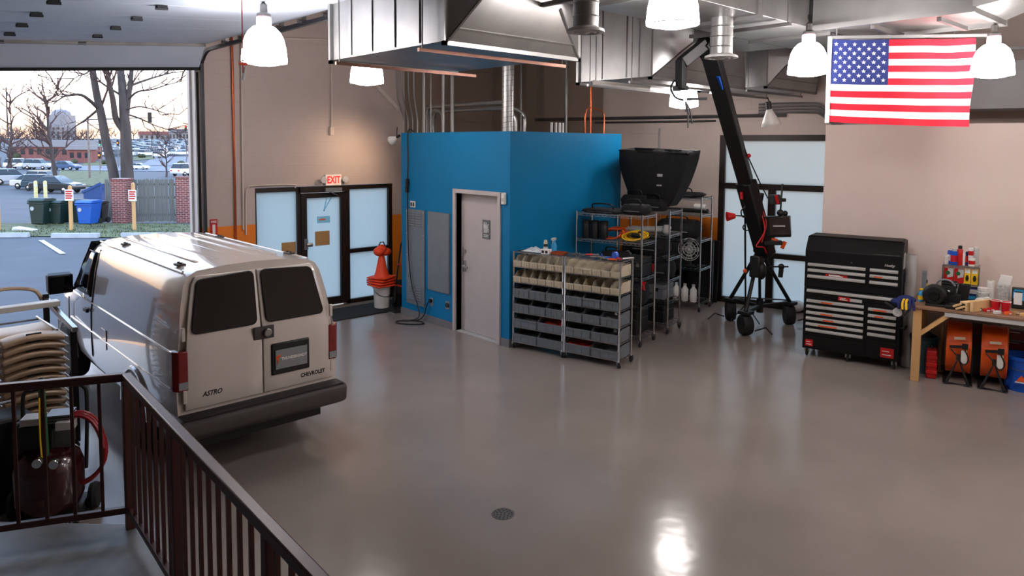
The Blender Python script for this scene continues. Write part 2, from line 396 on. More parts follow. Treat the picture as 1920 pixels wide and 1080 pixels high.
for cx_ in (.545, .585):
    x = D0+cx_; b.cyl((x, .08, 1.655), (x, .074, 1.655), .012, n=10).box(x-.013, .074, 1.58, x+.013, .08, 1.64).box(x-.010, .074, 1.515, x-.002, .08, 1.58).box(x+.002, .074, 1.515, x+.010, .08, 1.58)
x = D0+.628; b.cyl((x, .08, 1.635), (x, .074, 1.635), .01, n=10).tube([(x+.018*math.cos(t/8*2*PI), .077, 1.55+.022*math.sin(t/8*2*PI)) for t in range(8)], .004, 5, True).box(x-.012, .074, 1.56, x-.002, .08, 1.625)
for k in range(2): b.box(D0+.53, .074, 1.482-.022*k, D0+.63, .08, 1.490-.022*k)
b.build('pictogram', 'white', sg)
# fittings of that wall
def onA(y): return RY1-y
ep = thing('access_panel', 'tall grey louvred metal access panel at left end of blue wall', 'access panel', (RX, RY1, 0), RA)
x0, x1 = onA(9.59), onA(9.09)
MB().box(x0, -.02, .22, x1, 0, 1.74).build('cover', 'panel_grey', ep, bev=.003)
b = MB()
for z_ in (.30, 1.48):
    for k in range(6):
        for xa in (x0+.08, x0+.27): b.prism([(-.02, z_+k*.04), (-.034, z_+k*.04+.004), (-.02, z_+k*.04+.02)], xa, xa+.16, 'x')
b.build('louvre', 'panel_grey', ep)
b = MB()
for z_ in (.26, .62, 1.0, 1.35, 1.70):
    for xa in (x0+.02, x1-.02): b.cyl((xa, -.02, z_), (xa, -.027, z_), .01, n=8)
b.build('screw', 'steel', ep)
ep2 = thing('access_panel', 'plain grey metal access panel beside the restroom door', 'access panel', (RX, RY1, 0), RA)
x0, x1 = onA(9.0), onA(8.45); MB().box(x0, -.02, .52, x1, 0, 1.74).build('cover', 'panel_grey', ep2, bev=.003)
b = MB().box(x0+.015, -.026, .535, x1-.015, -.02, 1.725); b.build('door_skin', 'panel_grey', ep2, bev=.002)
so = thing('wall_outlet', 'small dark electrical outlet with black plug low on blue wall', 'outlet', (RX, onA(0)-0, 0), 0)
so.location = (RX, RY1, 0); so.rotation_euler = (0, 0, RA); x = onA(8.91)
MB().box(x-.035, -.012, .27, x+.035, 0, .40).build('plate', 'mid_grey', so, bev=.003); MB().box(x-.022, -.06, .33, x+.022, -.012, .38).build('plug', 'black', so, bev=.004)
sv = thing('floor_socket_plate', 'round steel vent cap low on blue wall beside the door', 'vent cap', (RX, RY1, 0), RA); x = onA(8.51)
b = MB().box(x-.05, -.01, .29, x+.05, 0, .41); b.build('plate', 'steel', sv, bev=.003); MB().lathe([(.038, 0), (.038, -.012), (.026, -.014), (.0, -.014)], (x, -.01, .35), 16, 'y').build('opening', 'black', sv)
sn = thing('wall_sensor', 'white plastic sensor box high beside the restroom door', 'sensor', (RX, RY1, 0), RA); x = onA(7.23)
MB().box(x-.035, -.045, 1.96, x+.035, 0, 2.12).build('case', 'white_plastic', sn, bev=.008); MB().box(x-.02, -.05, 2.0, x+.02, -.044, 2.05).build('lens', 'light_grey', sn)
sw = thing('switch_plate', 'small white and black plate above the louvred panel', 'switch', (RX, RY1, 0), RA); x = onA(9.42)
MB().box(x-.07, -.012, 1.77, x+.07, 0, 1.87).build('plate', 'white_plastic', sw, bev=.003); MB().box(x-.045, -.02, 1.79, x-.015, -.012, 1.85).box(x+.015, -.02, 1.79, x+.045, -.012, 1.85).build('rocker', 'black', sw)
# hanging extension cord
def A3(y, d, z): return (RX-d, y, z)
pts = [A3(9.54, -.1, 2.97), A3(9.53, .02, 2.97), A3(9.52, .025, 2.5), A3(9.54, .025, 2.2), A3(9.52, .04, 1.9), A3(9.5, .045, 1.3), A3(9.46, .045, .8), A3(9.36, .05, .45), A3(9.22, .06, .25), A3(9.15, .1, .05)]
for k in range(26):
    t = k/26*4*PI; pts.append(A3(9.12+.2*math.cos(t), .27+.16*math.sin(t+.6), .012+.008*(k/26)))
pts += [A3(9.15, .12, .02), A3(9.05, .06, .1), A3(9.0, .05, .24), A3(8.95, .045, .33), A3(8.92, .045, .355)]
def smooth(pts, n=4):
    P = [Vector(p) for p in pts]; out = []
    for i in range(len(P)-1):
        p0, p1, p2, p3 = P[max(i-1, 0)], P[i], P[i+1], P[min(i+2, len(P)-1)]
        for k in range(n):
            t = k/n; out.append(.5*((2*p1)+(p2-p0)*t+(2*p0-5*p1+4*p2-p3)*t*t+(3*p1-p0-3*p2+p3)*t**3))
    out.append(P[-1]); return out
single(MB().tube(smooth(pts), .009, 6), 'extension_cord', 'black', 'black extension cord hanging down blue wall and coiled on the floor', 'cord')
single(MB().bar((RX-.03, 9.54, 2.10), (RX-.03, 9.54, 2.22), .05, .05).box(RX-.06, 9.51, 2.0, RX-.02, 9.57, 2.1), 'cord_connector', 'black', 'dark plug connector hanging halfway up the blue wall cord', 'connector', bev=.008)
# ------------------------------------------------------------------ cargo van
mat('van_paint', (208, 198, 190), .28, 0, .02, 2, coat=.9)
mat('van_glass', (3, 3, 3), .03, 0, .0)
mat('cab_glass', (24, 32, 36), .05, 0, .1)
mat('bumper_grey', (66, 60, 57), .6, 0, .1, 12)
mat('tail_red', (120, 10, 16), .12, 0, .2, 18, coat=.6)
mat('plate_grey', (136, 138, 142), .4, 0, .05)
van = thing('cargo_van', 'white cargo van parked inside facing the open overhead door', 'van', (2.50, 5.89, 0), R(1.1))
SIDE = [(.60, .36), (.69, .39), (.715, .50), (.722, .74), (.716, .98), (.700, 1.10), (.655, 1.42), (.615, 1.60), (.575, 1.665), (.50, 1.705), (.25, 1.728), (0, 1.735)]
def sidex(z):
    for (xa, za), (xb, zb) in zip(SIDE[:-1], SIDE[1:]):
        if za <= z <= zb: return xa+(xb-xa)*(z-za)/(zb-za+1e-9)
    return .6
def yr(z): return .06 if z < 1.08 else .06+(z-1.08)*.20
def ring(y, hs, ws=1.0, zc=None, rear=False, nose=0.0):
    half = []
    for x, z in SIDE:
        zz = z if zc is None else (z if z < .9 else .9+(z-.9)*(zc-.9)/(1.735-.9))
        xx = x*ws
        yy = yr(z) if rear else y - nose*max(0, (zz-.3))**1.0
        half.append((xx, yy, zz))
    return [(-x, y_, z) for x, y_, z in half] + [(x, y_, z) for x, y_, z in half[-2::-1]]
rows = [ring(0, 0, .985, rear=True), ring(.30, 0), ring(1.0, 0), ring(2.0, 0), ring(2.80, 0, .995)]
rows += [ring(3.0, 0, .99, 1.68), ring(3.30, 0, .98, 1.38), ring(3.58, 0, .97, 1.10), ring(4.0, 0, .95, 1.05), ring(4.28, 0, .90, .98), ring(4.40, 0, .84, .92, nose=.06)]
b = MB(); b.grid(rows)
n_ = len(rows[0]); b.f.append(tuple(range(n_))); b.mi.append(0); L0 = (len(rows)-1)*n_; b.f.append(tuple(range(L0, L0+n_))); b.mi.append(0)
for r0, r1 in zip(range(len(rows)-1), range(1, len(rows))): b.f.append((r0*n_, r1*n_, r1*n_+n_-1, r0*n_+n_-1)); b.mi.append(0)
body = b.build('body', 'van_paint', van, ang=28)
# rear doors
def rp(x, z, off): return (x, yr(z)-off, z)
def rear_door(s):
    zs = [.60, .75, .95, 1.08, 1.25, 1.45, 1.60, 1.665]
    rows = []
    for z in zs:
        xo = sidex(z)*.985-.055; rows.append([rp(s*(.006+(xo-.006)*k/4), z, .010) for k in range(5)])
    o = MB().grid(rows).build('rear_door', 'van_paint', van, solid=.022, bev=.006)
    # window
    q = [(.045, 1.215), (.585, 1.215), (.505, 1.635), (.035, 1.66)]
    def rounded(q, r, n=5):
        out = []; N = len(q)
        for i in range(N):
            p0, p1, p2 = Vector(q[i-1]), Vector(q[i]), Vector(q[(i+1) % N]); a = (p0-p1).normalized(); c = (p2-p1).normalized()
            A, C = p1+a*r, p1+c*r
            for k in range(n+1):
                t = k/n; out.append(A*(1-t)**2+p1*2*t*(1-t)+C*t*t)
        return out
    P = rounded(q, .05); b = MB(); n = len(P)
    b.add([rp(s*p.x, p.y, .036) for p in P]+[rp(s*p.x, p.y, .018) for p in P], [tuple(range(n))]+[(i, (i+1) % n, n+(i+1) % n, n+i) for i in range(n)])
    w_ = b.build('rear_window', 'van_glass', o)
    b = MB()
    b.tube([rp(s*p.x, p.y, .030) for p in P], .008, 5, True); b.build('window_seal', 'black', o)
    for z in (.66, 1.17):
        MB().box(s*.655-.014, .035, z, s*.655+.014, .06, z+.11).build('hinge', 'van_paint', o, bev=.004)
    return o
dl = rear_door(-1); dr = rear_door(1)
b = MB().box(-.08, .03, 1.075, .10, .05, 1.185); hp = b.build('latch_plate', 'bumper_grey', dr, bev=.005)
MB().lathe([(.036, .035), (.036, .010), (.028, .004), (0, .004)], (.035, 0, 1.13), 18, 'y').build('lock_handle', 'steel', hp)
b = MB().box(.07, .025, .735, .43, .052, 1.015); hs = b.build('plate_housing', 'black', dr, bev=.012)
pl = MB().box(.10, .014, .785, .40, .024, .955).build('number_plate', 'plate_grey', hs, bev=.003)
text('THUNDERSHOT', .033, pl, 'white', (.272, .012, .872), FRONT, bold=.0012)
b = MB().prism([(.105, .905), (.15, .915), (.142, .895), (.125, .885), (.13, .86), (.112, .825), (.118, .86), (.104, .885)], .011, .015, 'y'); b.build('bolt_logo', 'orange', pl)
text('ASTRO', .056, dl, 'black', (-.44, .040, .705), FRONT, bold=.002, shear=.35, sx_=.88)
text('CHEVROLET', .05, dr, 'black', (.465, .040, .675), FRONT, bold=.002, sx_=.86)
for s in (-1, 1):
    b = MB(); x0 = .625
    pts = [(x0, .035), (.70, .035), (.735, .075), (.735, .15), (x0, .15)]
    b.prism([(s*p[0], p[1]) for p in pts], .765, 1.09, 'z'); tl = b.build('tail_light', 'tail_red', van, bev=.008)
    MB().box(s*.63 if s > 0 else -.70, .028, .78, s*.70 if s > 0 else -.63, .036, .84).build('reverse_lens', 'plate_grey', tl)
b = MB(); b.prism([(-.10, .40), (.02, .345), (.20, .36), (.20, .56), (-.09, .56), (-.11, .52)], -.74, .74, 'x'); bm = b.build('rear_bumper', 'bumper_grey', van, bev=.03, seg=3)
MB().box(-.70, -.09, .555, .70, .06, .567).build('step_pad', 'black', bm)
for s in (-1, 1): MB().prism([(s*.70, .18), (s*.745, .0), (s*.75, .5), (s*.70, .6)], .37, .55, 'z').build('bumper_end', 'bumper_grey', bm, bev=.02)
b = MB(); zb = 1.70; b.bar((-.19, .22, 1.715), (.15, .22, 1.717), .045, .022); b.build('high_brake_light', 'bumper_grey', van, bev=.008)
# roof: gutters, ribs, rack mounts
for s in (-1, 1):
    b = MB().tube([(s*.56, y, 1.688) for y in (.30, 1.0, 2.0, 2.82)], .011, 6); b.build('rain_gutter', 'van_paint', van)
for x in (-.36, -.18, 0, .18, .36):
    z = 1.7215 if abs(x) > .3 else 1.732
    b = MB().bar((x, .55, z), (x, 2.6, z), .035, .012); b.build('roof_rib', 'van_paint', van, bev=.005)
for x, y in ((-.50, .55), (-.48, 2.2), (.50, .55), (.48, 2.2)):
    b = MB().box(x-.035, y-.05, 1.705, x+.035, y+.05, 1.722).cyl((x, y-.03, 1.72), (x, y-.03, 1.735), .012, n=6).cyl((x, y+.03, 1.72), (x, y+.03, 1.735), .012, n=6); b.build('rack_mount', 'bumper_grey', van)
# sides
def sp(s, y, z, off=.004): return (s*(sidex(z)+off), y, z)
for s in (-1, 1):
    for (y0, y1), zt in (((2.66, 3.25), 1.60),):
        rows = []
        for k in range(6):
            z = 1.12+(1.58-1.12)*k/5; ya = 2.72; yb = 3.44-.62*(z-1.12)
            yb = min(yb, 3.44-.45*k/5); rows.append([sp(s, ya+(yb-ya)*j/3, z, .006 if j < 3 else .004) for j in range(4)])
        MB().grid(rows).build('cab_window', 'cab_glass', van, solid=.006)
        q = rows; edge = [rows[0][0], rows[-1][0], rows[-1][3], rows[0][3]]
        MB().tube(edge, .010, 6, True).build('window_seal', 'black', van)
    for y in (2.64, 3.62):
        zt = 1.62 if y < 3 else .98
        MB().tube([sp(s, y, .34+(zt-.34)*k/8, .001) for k in range(9)], .006, 5).build('door_gap', 'black', van)
    for z in (1.06, .76): MB().tube([sp(s, y, z, -.002) for y in (.16, 1.0, 2.0, 2.9, 3.5)], .010, 6).build('body_crease', 'van_paint', van)
    MB().tube([sp(s, y, .34, 0) for y in (1.62, 2.2, 3.22)], .012, 6).build('sill', 'van_paint', van)
    MB().bar(sp(s, 2.70, .97, .02), sp(s, 2.84, .97, .02), .03, .04).build('door_handle', 'black', van, bev=.006)
    mr_ = MB(); xm = s*.80; mr_.box(min(xm-.02, s*.70), 3.33, 1.10, max(xm, s*.70), 3.40, 1.14); mr_.prism([(3.28, 1.08), (3.40, 1.10), (3.42, 1.28), (3.36, 1.31), (3.27, 1.29)], min(s*.74, s*.98), max(s*.74, s*.98), 'x')
    mm_ = mr_.build('wing_mirror', 'black', van, bev=.015)
    MB().box(min(s*.76, s*.96), 3.262, 1.11, max(s*.76, s*.96), 3.272, 1.27).build('mirror_glass', 'van_glass', mm_)
    for y in (1.15, 3.72):
        arch = [(y+.37*math.cos(PI*k/14), .33+.37*math.sin(PI*k/14)) for k in range(15)]
        b = MB(); poly = [(a, max(z, .26)) for a, z in arch]+[(y-.37, .26), (y+.37, .26)]
        b.prism(poly, s*.50, s*.728, 'x'); b.build('wheel_well', 'black', van)
        MB().tube([(s*.722, y+.385*math.cos(PI*k/16), .32+.385*math.sin(PI*k/16)) for k in range(17)], .022, 6).build('wheel_flare', 'van_paint', van)
        wh = MB(); wh.lathe([(.17, -.10), (.285, -.10), (.31, -.07), (.315, 0), (.31, .07), (.285, .10), (.17, .10)], (s*.655, y, .315), 28, 'x'); tyre = wh.build('tyre', 'rubber', van)
        rm = MB().lathe([(0, .055), (.06, .06), (.075, .035), (.14, .02), (.165, .06), (.18, .075), (.18, -.05), (0, -.05)], (s*.655, y, .315), 24, 'x')
        if s < 0: rm.v = [(2*s*.655-x, yy, z) for x, yy, z in rm.v]
        rm.build('rim', 'steel', tyre)
MB().box(-.728, 2.05, .68, -.722, 2.22, .88).build('fuel_flap', 'van_paint', van, bev=.004)
# windscreen, lights, grille, underside
MB().grid([[(x*.62, 2.97-.0*abs(x), 1.665+.012) for x in (-1, -.5, 0, .5, 1)], [(x*.64, 3.28, 1.385+.03) for x in (-1, -.5, 0, .5, 1)], [(x*.66, 3.55, 1.125+.02) for x in (-1, -.5, 0, .5, 1)]]).build('windscreen', 'cab_glass', van, solid=.006)
for s in (-1, 1): MB().box(min(s*.36, s*.60), 4.34, .66, max(s*.36, s*.60), 4.40, .82).build('headlight', 'chrome', van, bev=.01)
MB().box(-.34, 4.36, .64, .34, 4.405, .84).build('grille', 'black', van, bev=.01)
MB().prism([(4.30, .40), (4.48, .40), (4.50, .58), (4.30, .58)], -.68, .68, 'x').build('front_bumper', 'bumper_grey', van, bev=.03)
MB().box(-.58, .12, .24, .58, 4.2, .37).build('chassis', 'black', van)

# ------------------------------------------------------------------ railing on the landing
mat('rail_brown', (66, 34, 30), .4, .1, .15, 10)
def zat(p, v, u):   # height above plan point p that shows at pixel row v
    r = ray(u, v); k = math.hypot(p.x, p.y)/math.hypot(r.x, r.y); return H+r.z*k
zt = zat(lc, 706, 238); zbt = zat(lc, 955, 242)
ra = thing('stair_railing', 'dark brown metal railing around the concrete landing', 'railing', (lc.x, lc.y, LZ))
a0 = pz(-60, 733, zt); ur = (Vector((a0.x, a0.y, 0))-Vector((lc.x, lc.y, 0))).normalized()
b0 = pz(600, 1092, zt); u2 = (Vector((b0.x, b0.y, 0))-Vector((lc.x, lc.y, 0))).normalized()
def run(u, L, sp_, posts):
    zt_, zb_ = zt-LZ, zbt-LZ
    MB().bar((0, 0, zt_), u*L+Vector((0, 0, zt_)), .055, .05).build('top_rail', 'rail_brown', ra, bev=.008)
    MB().bar((0, 0, zb_), u*L+Vector((0, 0, zb_)), .04, .04).build('bottom_rail', 'rail_brown', ra, bev=.006)
    me_ = MB().box(-.009, -.009, zb_, .009, .009, zt_-.02).mesh('baluster', 'rail_brown')
    k = sp_
    while k < L:
        o = bpy.data.objects.new('baluster', me_); COL.objects.link(o); o.parent = ra; o.location = u*k; o.rotation_euler = (0, 0, math.atan2(u.y, u.x)); k += sp_
    for p in posts:
        q = u*p; MB().box(q.x-.025, q.y-.025, 0, q.x+.025, q.y+.025, zt_-.01).build('post', 'rail_brown', ra, bev=.004)
run(ur, 2.2, .150, (0, 1.9)); run(u2, 4.4, .132, (1.05, 2.3, 3.6))

# ------------------------------------------------------------------ folded chairs stacked on a trolley
mat('chair_beige', (206, 178, 148), .42, 0, .04)
cs = pz(74, 872, 0)
def folded_chair(label):
    c = thing('folding_chair', label, 'chair', group='folded chairs on the trolley')
    def panel(y0, y1, bow, nm):
        rows = []
        for j in range(9):
            t = j/8; y = y0+(y1-y0)*t
            rows.append([(x*.225, y+.02*(1-x*x)*(-1 if t < .5 else 1)*abs(1-2*t), .018+bow*(1-x*x)*(1-.35*t)-.018*(abs(1-2*t)**3)) for x in [k/6-1 for k in range(13)]])
        return MB().grid(rows).build(nm, 'chair_beige', c, solid=.044, ang=60, bev=.014)
    bk = panel(0, .21, .045, 'backrest'); panel(.34, .74, -.018, 'seat')
    MB().bar((-.055, .022, .062), (.055, .022, .062), .012, .05).build('hand_slot', 'black', bk)
    for s in (-1, 1):
        MB().tube([(s*.245, -.01, .012), (s*.250, .5, .010), (s*.25, .98, .0)], .011, 8).build('frame_tube', 'steel', c)
        MB().tube([(s*.225, .25, .030), (s*.225, .96, .028)], .010, 8).build('leg', 'steel', c)
    MB().tube([(-.25, .97, 0), (.25, .97, 0)], .010, 8).build('crossbar', 'steel', c)
    return c
c0 = folded_chair('x'); NCH = 14
ordn = ['bottom', 'second', 'third', 'fourth', 'fifth', 'sixth', 'seventh', 'eighth', 'ninth', 'tenth', 'eleventh', 'twelfth', 'thirteenth', 'top']
for k in range(NCH):
    lb = ('topmost folded beige plastic chair of the stack behind the railing' if k == NCH-1 else 'folded beige plastic chair, %s from the bottom of the stack behind the railing' % ('lowest' if k == 0 else ordn[k]))
    if k == 0: lb = 'folded beige plastic chair lying lowest in the stack behind the railing'
    o = c0 if k == 0 else dup(c0)
    o['label'] = lb; o.location = (cs.x+random.uniform(-.006, .006), cs.y+random.uniform(-.012, .012), .14+.0705*k); o.rotation_euler = (0, 0, R(4)+random.uniform(-.015, .015))
tr = thing('chair_trolley', 'black and steel trolley carrying the stack of folded beige chairs', 'trolley', (cs.x, cs.y, 0), R(4))
MB().box(-.30, -.05, .09, .30, 1.05, .12).build('platform', 'black', tr, bev=.006)
for s in (-1, 1):
    MB().bar((s*.305, .06, .1), (s*.305, .06, 1.12), .03, .05).build('upright', 'black', tr, bev=.004)
    MB().bar((s*.305, .92, .1), (s*.305, .92, 1.30), .03, .05).build('upright', 'black', tr, bev=.004)
    MB().bar((s*.305, .0, 1.12), (s*.305, .98, 1.25), .045, .045).build('side_rail', 'steel', tr, bev=.004)
    for y in (.08, .9): MB().cyl((s*.24, y, .045), (s*.28, y, .045), .045, n=14).build('wheel', 'rubber', tr)
MB().bar((-.34, .62, 1.26), (.34, .62, 1.26), .12, .05).build('top_board', 'white_plastic', tr, bev=.006)
MB().tube(smooth([(-.28, .96, 1.24), (-.22, .98, 1.34), (0, .99, 1.38), (.22, .98, 1.34), (.28, .96, 1.24)]), .018, 8).build('hoop', 'chair_beige', tr)

# ------------------------------------------------------------------ air compressor behind the railing
mat('tank_maroon', (52, 14, 16), .2, .1, .2, 6, coat=.5)
cp = pz(96, 978, 0)
k_ = thing('air_compressor', 'dark maroon upright air compressor with red hose behind the railing', 'compressor', (cp.x, cp.y+.02, 0), R(-25))
MB().lathe([(0, .06), (.13, .08), (.20, .13), (.225, .20), (.225, .42), (.20, .50), (.13, .56), (0, .58)], n=28).build('tank', 'tank_maroon', k_)
MB().box(-.22, -.16, .02, .22, .2, .10).build('base_plate', 'black', k_, bev=.01)
b = MB().box(-.16, -.08, .56, .06, .12, .74).cyl((-.20, .02, .66), (-.12, .02, .66), .09, n=16); mo = b.build('motor', 'black', k_, bev=.015)
b = MB().box(.02, -.06, .56, .16, .08, .70)
for i in range(5): b.box(.01, -.07, .70+i*.022, .17, .09, .712+i*.022)
b.build('pump_head', 'galv_dark', k_)
MB().box(-.14, -.10, .75, .0, .04, .80).build('cover_box', 'light_grey', k_, bev=.006); MB().box(.08, -.11, .70, .20, -.02, .76).build('switch_box', 'light_grey', k_, bev=.005)
for i, (x, z) in enumerate(((.0, .53), (.10, .51))):
    g = MB().lathe([(.0, -.245), (.03, -.245), (.034, -.235), (.034, -.2)], (x, 0, z), 14, 'y'); g.build('gauge', 'chrome', k_)
MB().tube(smooth([(-.20, .16, .3), (-.21, .2, .78), (-.18, .21, .92), (.0, .21, .97), (.18, .21, .92), (.21, .2, .78), (.20, .16, .3)]), .014, 8).build('handle', 'black', k_)
for s in (-1, 1): MB().lathe([(0, -.03), (.09, -.03), (.10, 0), (.09, .03), (0, .03)], (s*.26, .12, .10), 18, 'x').build('wheel', 'rubber', k_)
text('CENTRAL', .06, k_, 'light_grey', (.12, -.162, .06), FRONT)
hp_ = []
for i in range(70):
    t = i/70*5*PI; hp_.append((.20+.17*math.cos(t)*(1-.05*math.sin(t*3)), -.06+.02*(i/70*5), .52+.26*math.sin(t)))
mat('hose_red', (140, 18, 24), .4, 0, .1); single(MB().tube(hp_, .014, 7), 'air_hose', 'hose_red', 'coil of thin red air hose hung on the compressor', 'hose', (cp.x, cp.y+.02, 0), R(-25))
g0 = pz(92, 985, 0); gz = .98
gp = thing('green_pole', 'dark green pole standing beside the compressor behind the railing', 'pole', (g0.x, g0.y-.06, 0))
tp = zat(g0, 712, 74); q_ = ray(74, 712); kk = math.hypot(g0.x, g0.y)/math.hypot(q_.x, q_.y); tx = q_.x*kk-g0.x; ty = q_.y*kk-g0.y
MB().tube([(0, 0, 0), (tx*.5, ty*.5, tp*.5), (tx, ty, tp)], .022, 10).build('shaft', 'green', gp); MB().ball((tx, ty, tp), .032).build('knob', 'black', gp)
MB().tube(smooth([(-.03, -.02, .02), (-.02+tx*.3, -.02, tp*.3), (-.03+tx*.6, -.02+ty*.6, tp*.6), (-.02+tx*.9, ty*.9-.02, tp*.9)]), .006, 5).build('yellow_cord', 'yellow', gp)
o_ = pz(22, 965, 0)
bk_ = thing('black_case', 'black hard case standing at the far left behind the railing', 'case', (o_.x, o_.y+.15, 0), R(10))
MB().box(-.22, -.12, 0, .16, .16, .72).build('shell', 'black', bk_, bev=.03); MB().tube([(-.08, .02, .72), (-.08, .02, .80), (.06, .02, .80), (.06, .02, .72)], .012, 6).build('handle', 'steel', bk_)

# ------------------------------------------------------------------ things by the exit
es = thing('exit_sign', 'red lettered exit sign above the glass door', 'exit sign', (5.86, WL, 2.16))
MB().box(-.15, -.05, -.095, .15, 0, .095).build('housing', 'white_plastic', es, bev=.008)
mat('exit_face', (250, 214, 200), .5, 0, .03, emit=.25); mat('exit_red', (225, 40, 30), .5, 0, .03, emit=.35)
MB().box(-.135, -.053, -.08, .135, -.05, .08).build('face', 'exit_face', es)
text('EXIT', .165, es, 'exit_red', (0, -.055, 0), FRONT, bold=.004, sx_=.72)
for s in (-1, 1):
    b = MB().lathe([(.02, 0), (.055, -.05), (.055, -.07), (0, -.075)], (s*.20, -.03, .01), 16, 'y'); b.build('lamp_head', 'light_grey', es)
fs = thing('extinguisher_sign', 'red and white fire extinguisher arrow sign on the wall left of the shopfront', 'sign', (3.885, WL, 0))
MB().box(-.055, -.012, 1.28, .055, 0, 1.62).build('board', 'red', fs)
text('FIRE', .045, fs, 'white', (0, -.014, 1.58), FRONT, bold=.001)
MB().box(-.02, -.016, 1.37, .02, -.012, 1.54).prism([(-.045, 1.38), (.045, 1.38), (0, 1.31)], -.016, -.012, 'y').build('arrow', 'white', fs)
single(MB().box(0, 0, 0, 1.55, .75, .014), 'door_mat', 'black_cloth', 'long dark entrance mat in front of the glass door', 'mat', (5.35, 9.98, 0), R(0), bev=.004)
bp_ = pz(716, 577, 0)
bk = thing('white_bucket', 'white plastic bucket under the orange traffic cones', 'bucket', (bp_.x, bp_.y, 0))
MB().lathe([(.125, 0), (.14, .34), (.155, .345), (.155, .37), (.14, .375), (.13, .37), (.118, .02)], n=24).build('body', 'white_plastic', bk)
MB().tube([(.155*math.cos(PI*k/10), -.155*math.sin(PI*k/10)*.9, .33-.12*math.sin(PI*k/10)) for k in range(11)], .005, 5).build('bail_handle', 'steel', bk)
names = ['lowest', 'second', 'third', 'topmost']
cn0 = None
for i in range(4):
    z = .378+i*.045
    lb = '%s orange traffic cone of the stack on the white bucket' % names[i]
    if cn0 is None:
        cn0 = thing('traffic_cone', lb, 'traffic cone', (bp_.x, bp_.y, z), 0, 'cones on the bucket')
        b = MB().box(-.185, -.185, 0, .185, .185, .03); b.build('base', 'orange_cone', cn0, bev=.02)
        MB().lathe([(.13, .03), (.10, .12), (.03, .46), (.026, .47), (.02, .46)], n=24).build('cone', 'orange_cone', cn0)
    else: dup(cn0, (bp_.x, bp_.y, z), R(8*i), lb)
ob = thing('orange_bag', 'bright orange cloth bag tied over the tip of the cones', 'bag', (bp_.x, bp_.y, .90))
b = MB().ball((-.06, -.02, .07), .10, 12, 8, (1, .9, .8)).ball((.08, .01, .05), .10, 12, 8, (1.1, .9, .7)).ball((0, 0, .10), .09, 12, 8, (1, 1, .9)); b.build('cloth', 'orange_cone', ob)
MB().tube([(-.05, 0, .17), (-.02, 0, .22), (.04, 0, .22), (.06, 0, .16)], .01, 6).build('strap', 'black', ob)
ht = pz(738, 585, 0)
hd = thing('hand_truck', 'folded black and red hand truck leaning in the corner by the cones', 'hand truck', (6.56, 9.99, 0), R(-90))
for s in (-1, 1):
    MB().tube([(s*.14, 0, .1), (s*.14, .05, .6), (s*.14, .12, 1.05)], .014, 8).build('rail', 'red' if s > 0 else 'black', hd)
    MB().lathe([(0, -.03), (.10, -.03), (.12, 0), (.10, .03), (0, .03)], (s*.19, .08, .12), 18, 'x').build('wheel', 'rubber', hd)
MB().tube(smooth([(-.14, .12, 1.05), (-.10, .14, 1.14), (.10, .14, 1.14), (.14, .12, 1.05)]), .014, 8).build('grip', 'black', hd)
MB().box(-.2, -.22, .0, .2, .02, .012).build('toe_plate', 'steel', hd); MB().bar((-.14, .03, .4), (.14, .03, .4), .03, .02).bar((-.14, .07, .75), (.14, .07, .75), .03, .02).build('cross_strut', 'red', hd)
# ------------------------------------------------------------------ high-bay lamps
def lampmat():
    m = mat('lamp_glow', (255, 247, 246), .4, 0, .0, emit=1.0); nodes(m)[1].inputs['Emission Strength'].default_value = LAMP*.62
    m = mat('lamp_lens', (255, 247, 244), .4, 0, .0, emit=1.0); nodes(m)[1].inputs['Emission Strength'].default_value = LAMP*.6
lampmat(); mat('collar_glass', (235, 200, 215), .3, 0, .05, emit=.6)
def bay_lamp(label, p, sc=1.0):
    o = thing('high_bay_lamp', label, 'pendant lamp', p, 0, 'bell-shaped lamps under the ceiling')
    MB().shell([(.212, 0), (.210, .04), (.200, .14), (.180, .23), (.150, .29), (.105, .335), (.068, .35)], n=28).build('glass_shade', 'lamp_glow', o)
    MB().lathe([(.206, .004), (.10, -.022), (.0, -.032)], n=28).build('lens', 'lamp_lens', o)
    MB().tube([(.212*math.cos(k/32*2*PI), .212*math.sin(k/32*2*PI), .004) for k in range(32)], .005, 5, True).build('rim', 'light_grey', o)
    MB().lathe([(.062, .345), (.070, .36), (.070, .43), (.06, .44)], n=24, ribs=1, ribd=-.12).build('collar', 'collar_glass', o, ang=5)
    MB().lathe([(.065, .44), (.065, .46), (.035, .48), (.035, .55), (.015, .57), (0, .57)], n=18).build('cap', 'galv_dark', o)
    MB().cyl((0, 0, .56), (0, 0, (5.3-p[2])/sc), .008, n=6).tube([(.03*math.cos(k/10*2*PI), 0, .62+.035*math.sin(k/10*2*PI)) for k in range(10)], .006, 5, True).build('hanger', 'black', o)
    o.scale = (sc, sc, sc)
    return o
bay_lamp('glowing bell lamp hanging highest over the van', pd(496, 118, 6.85))
bay_lamp('large glowing bell lamp cut by the top edge near the middle', pd(1261, 47, 5.75))
bay_lamp('glowing bell lamp just left of the hanging flag', pd(1514, 139, 7.3), .92)
bay_lamp('glowing bell lamp overlapping the right end of the flag', pd(1860, 142, 7.0), .88)
bay_lamp('glowing bell lamp half hidden under the left duct box', pd(688, 156, 9.1))
bay_lamp('farthest small glowing bell lamp behind the crane head', pd(1282, 200, 10.6))
for i, p in enumerate(((5.4, .7, 3.6), (7.6, -.3, 3.6), (9.0, -2.2, 3.6))):  # unseen lamps added to brighten the partition and the right floor
    bay_lamp(['added bell lamp, out of view, over the open floor at right', 'added bell lamp, out of view, before the far end of the workbench', 'added bell lamp, out of view, in the right corner of the workshop'][i], p)
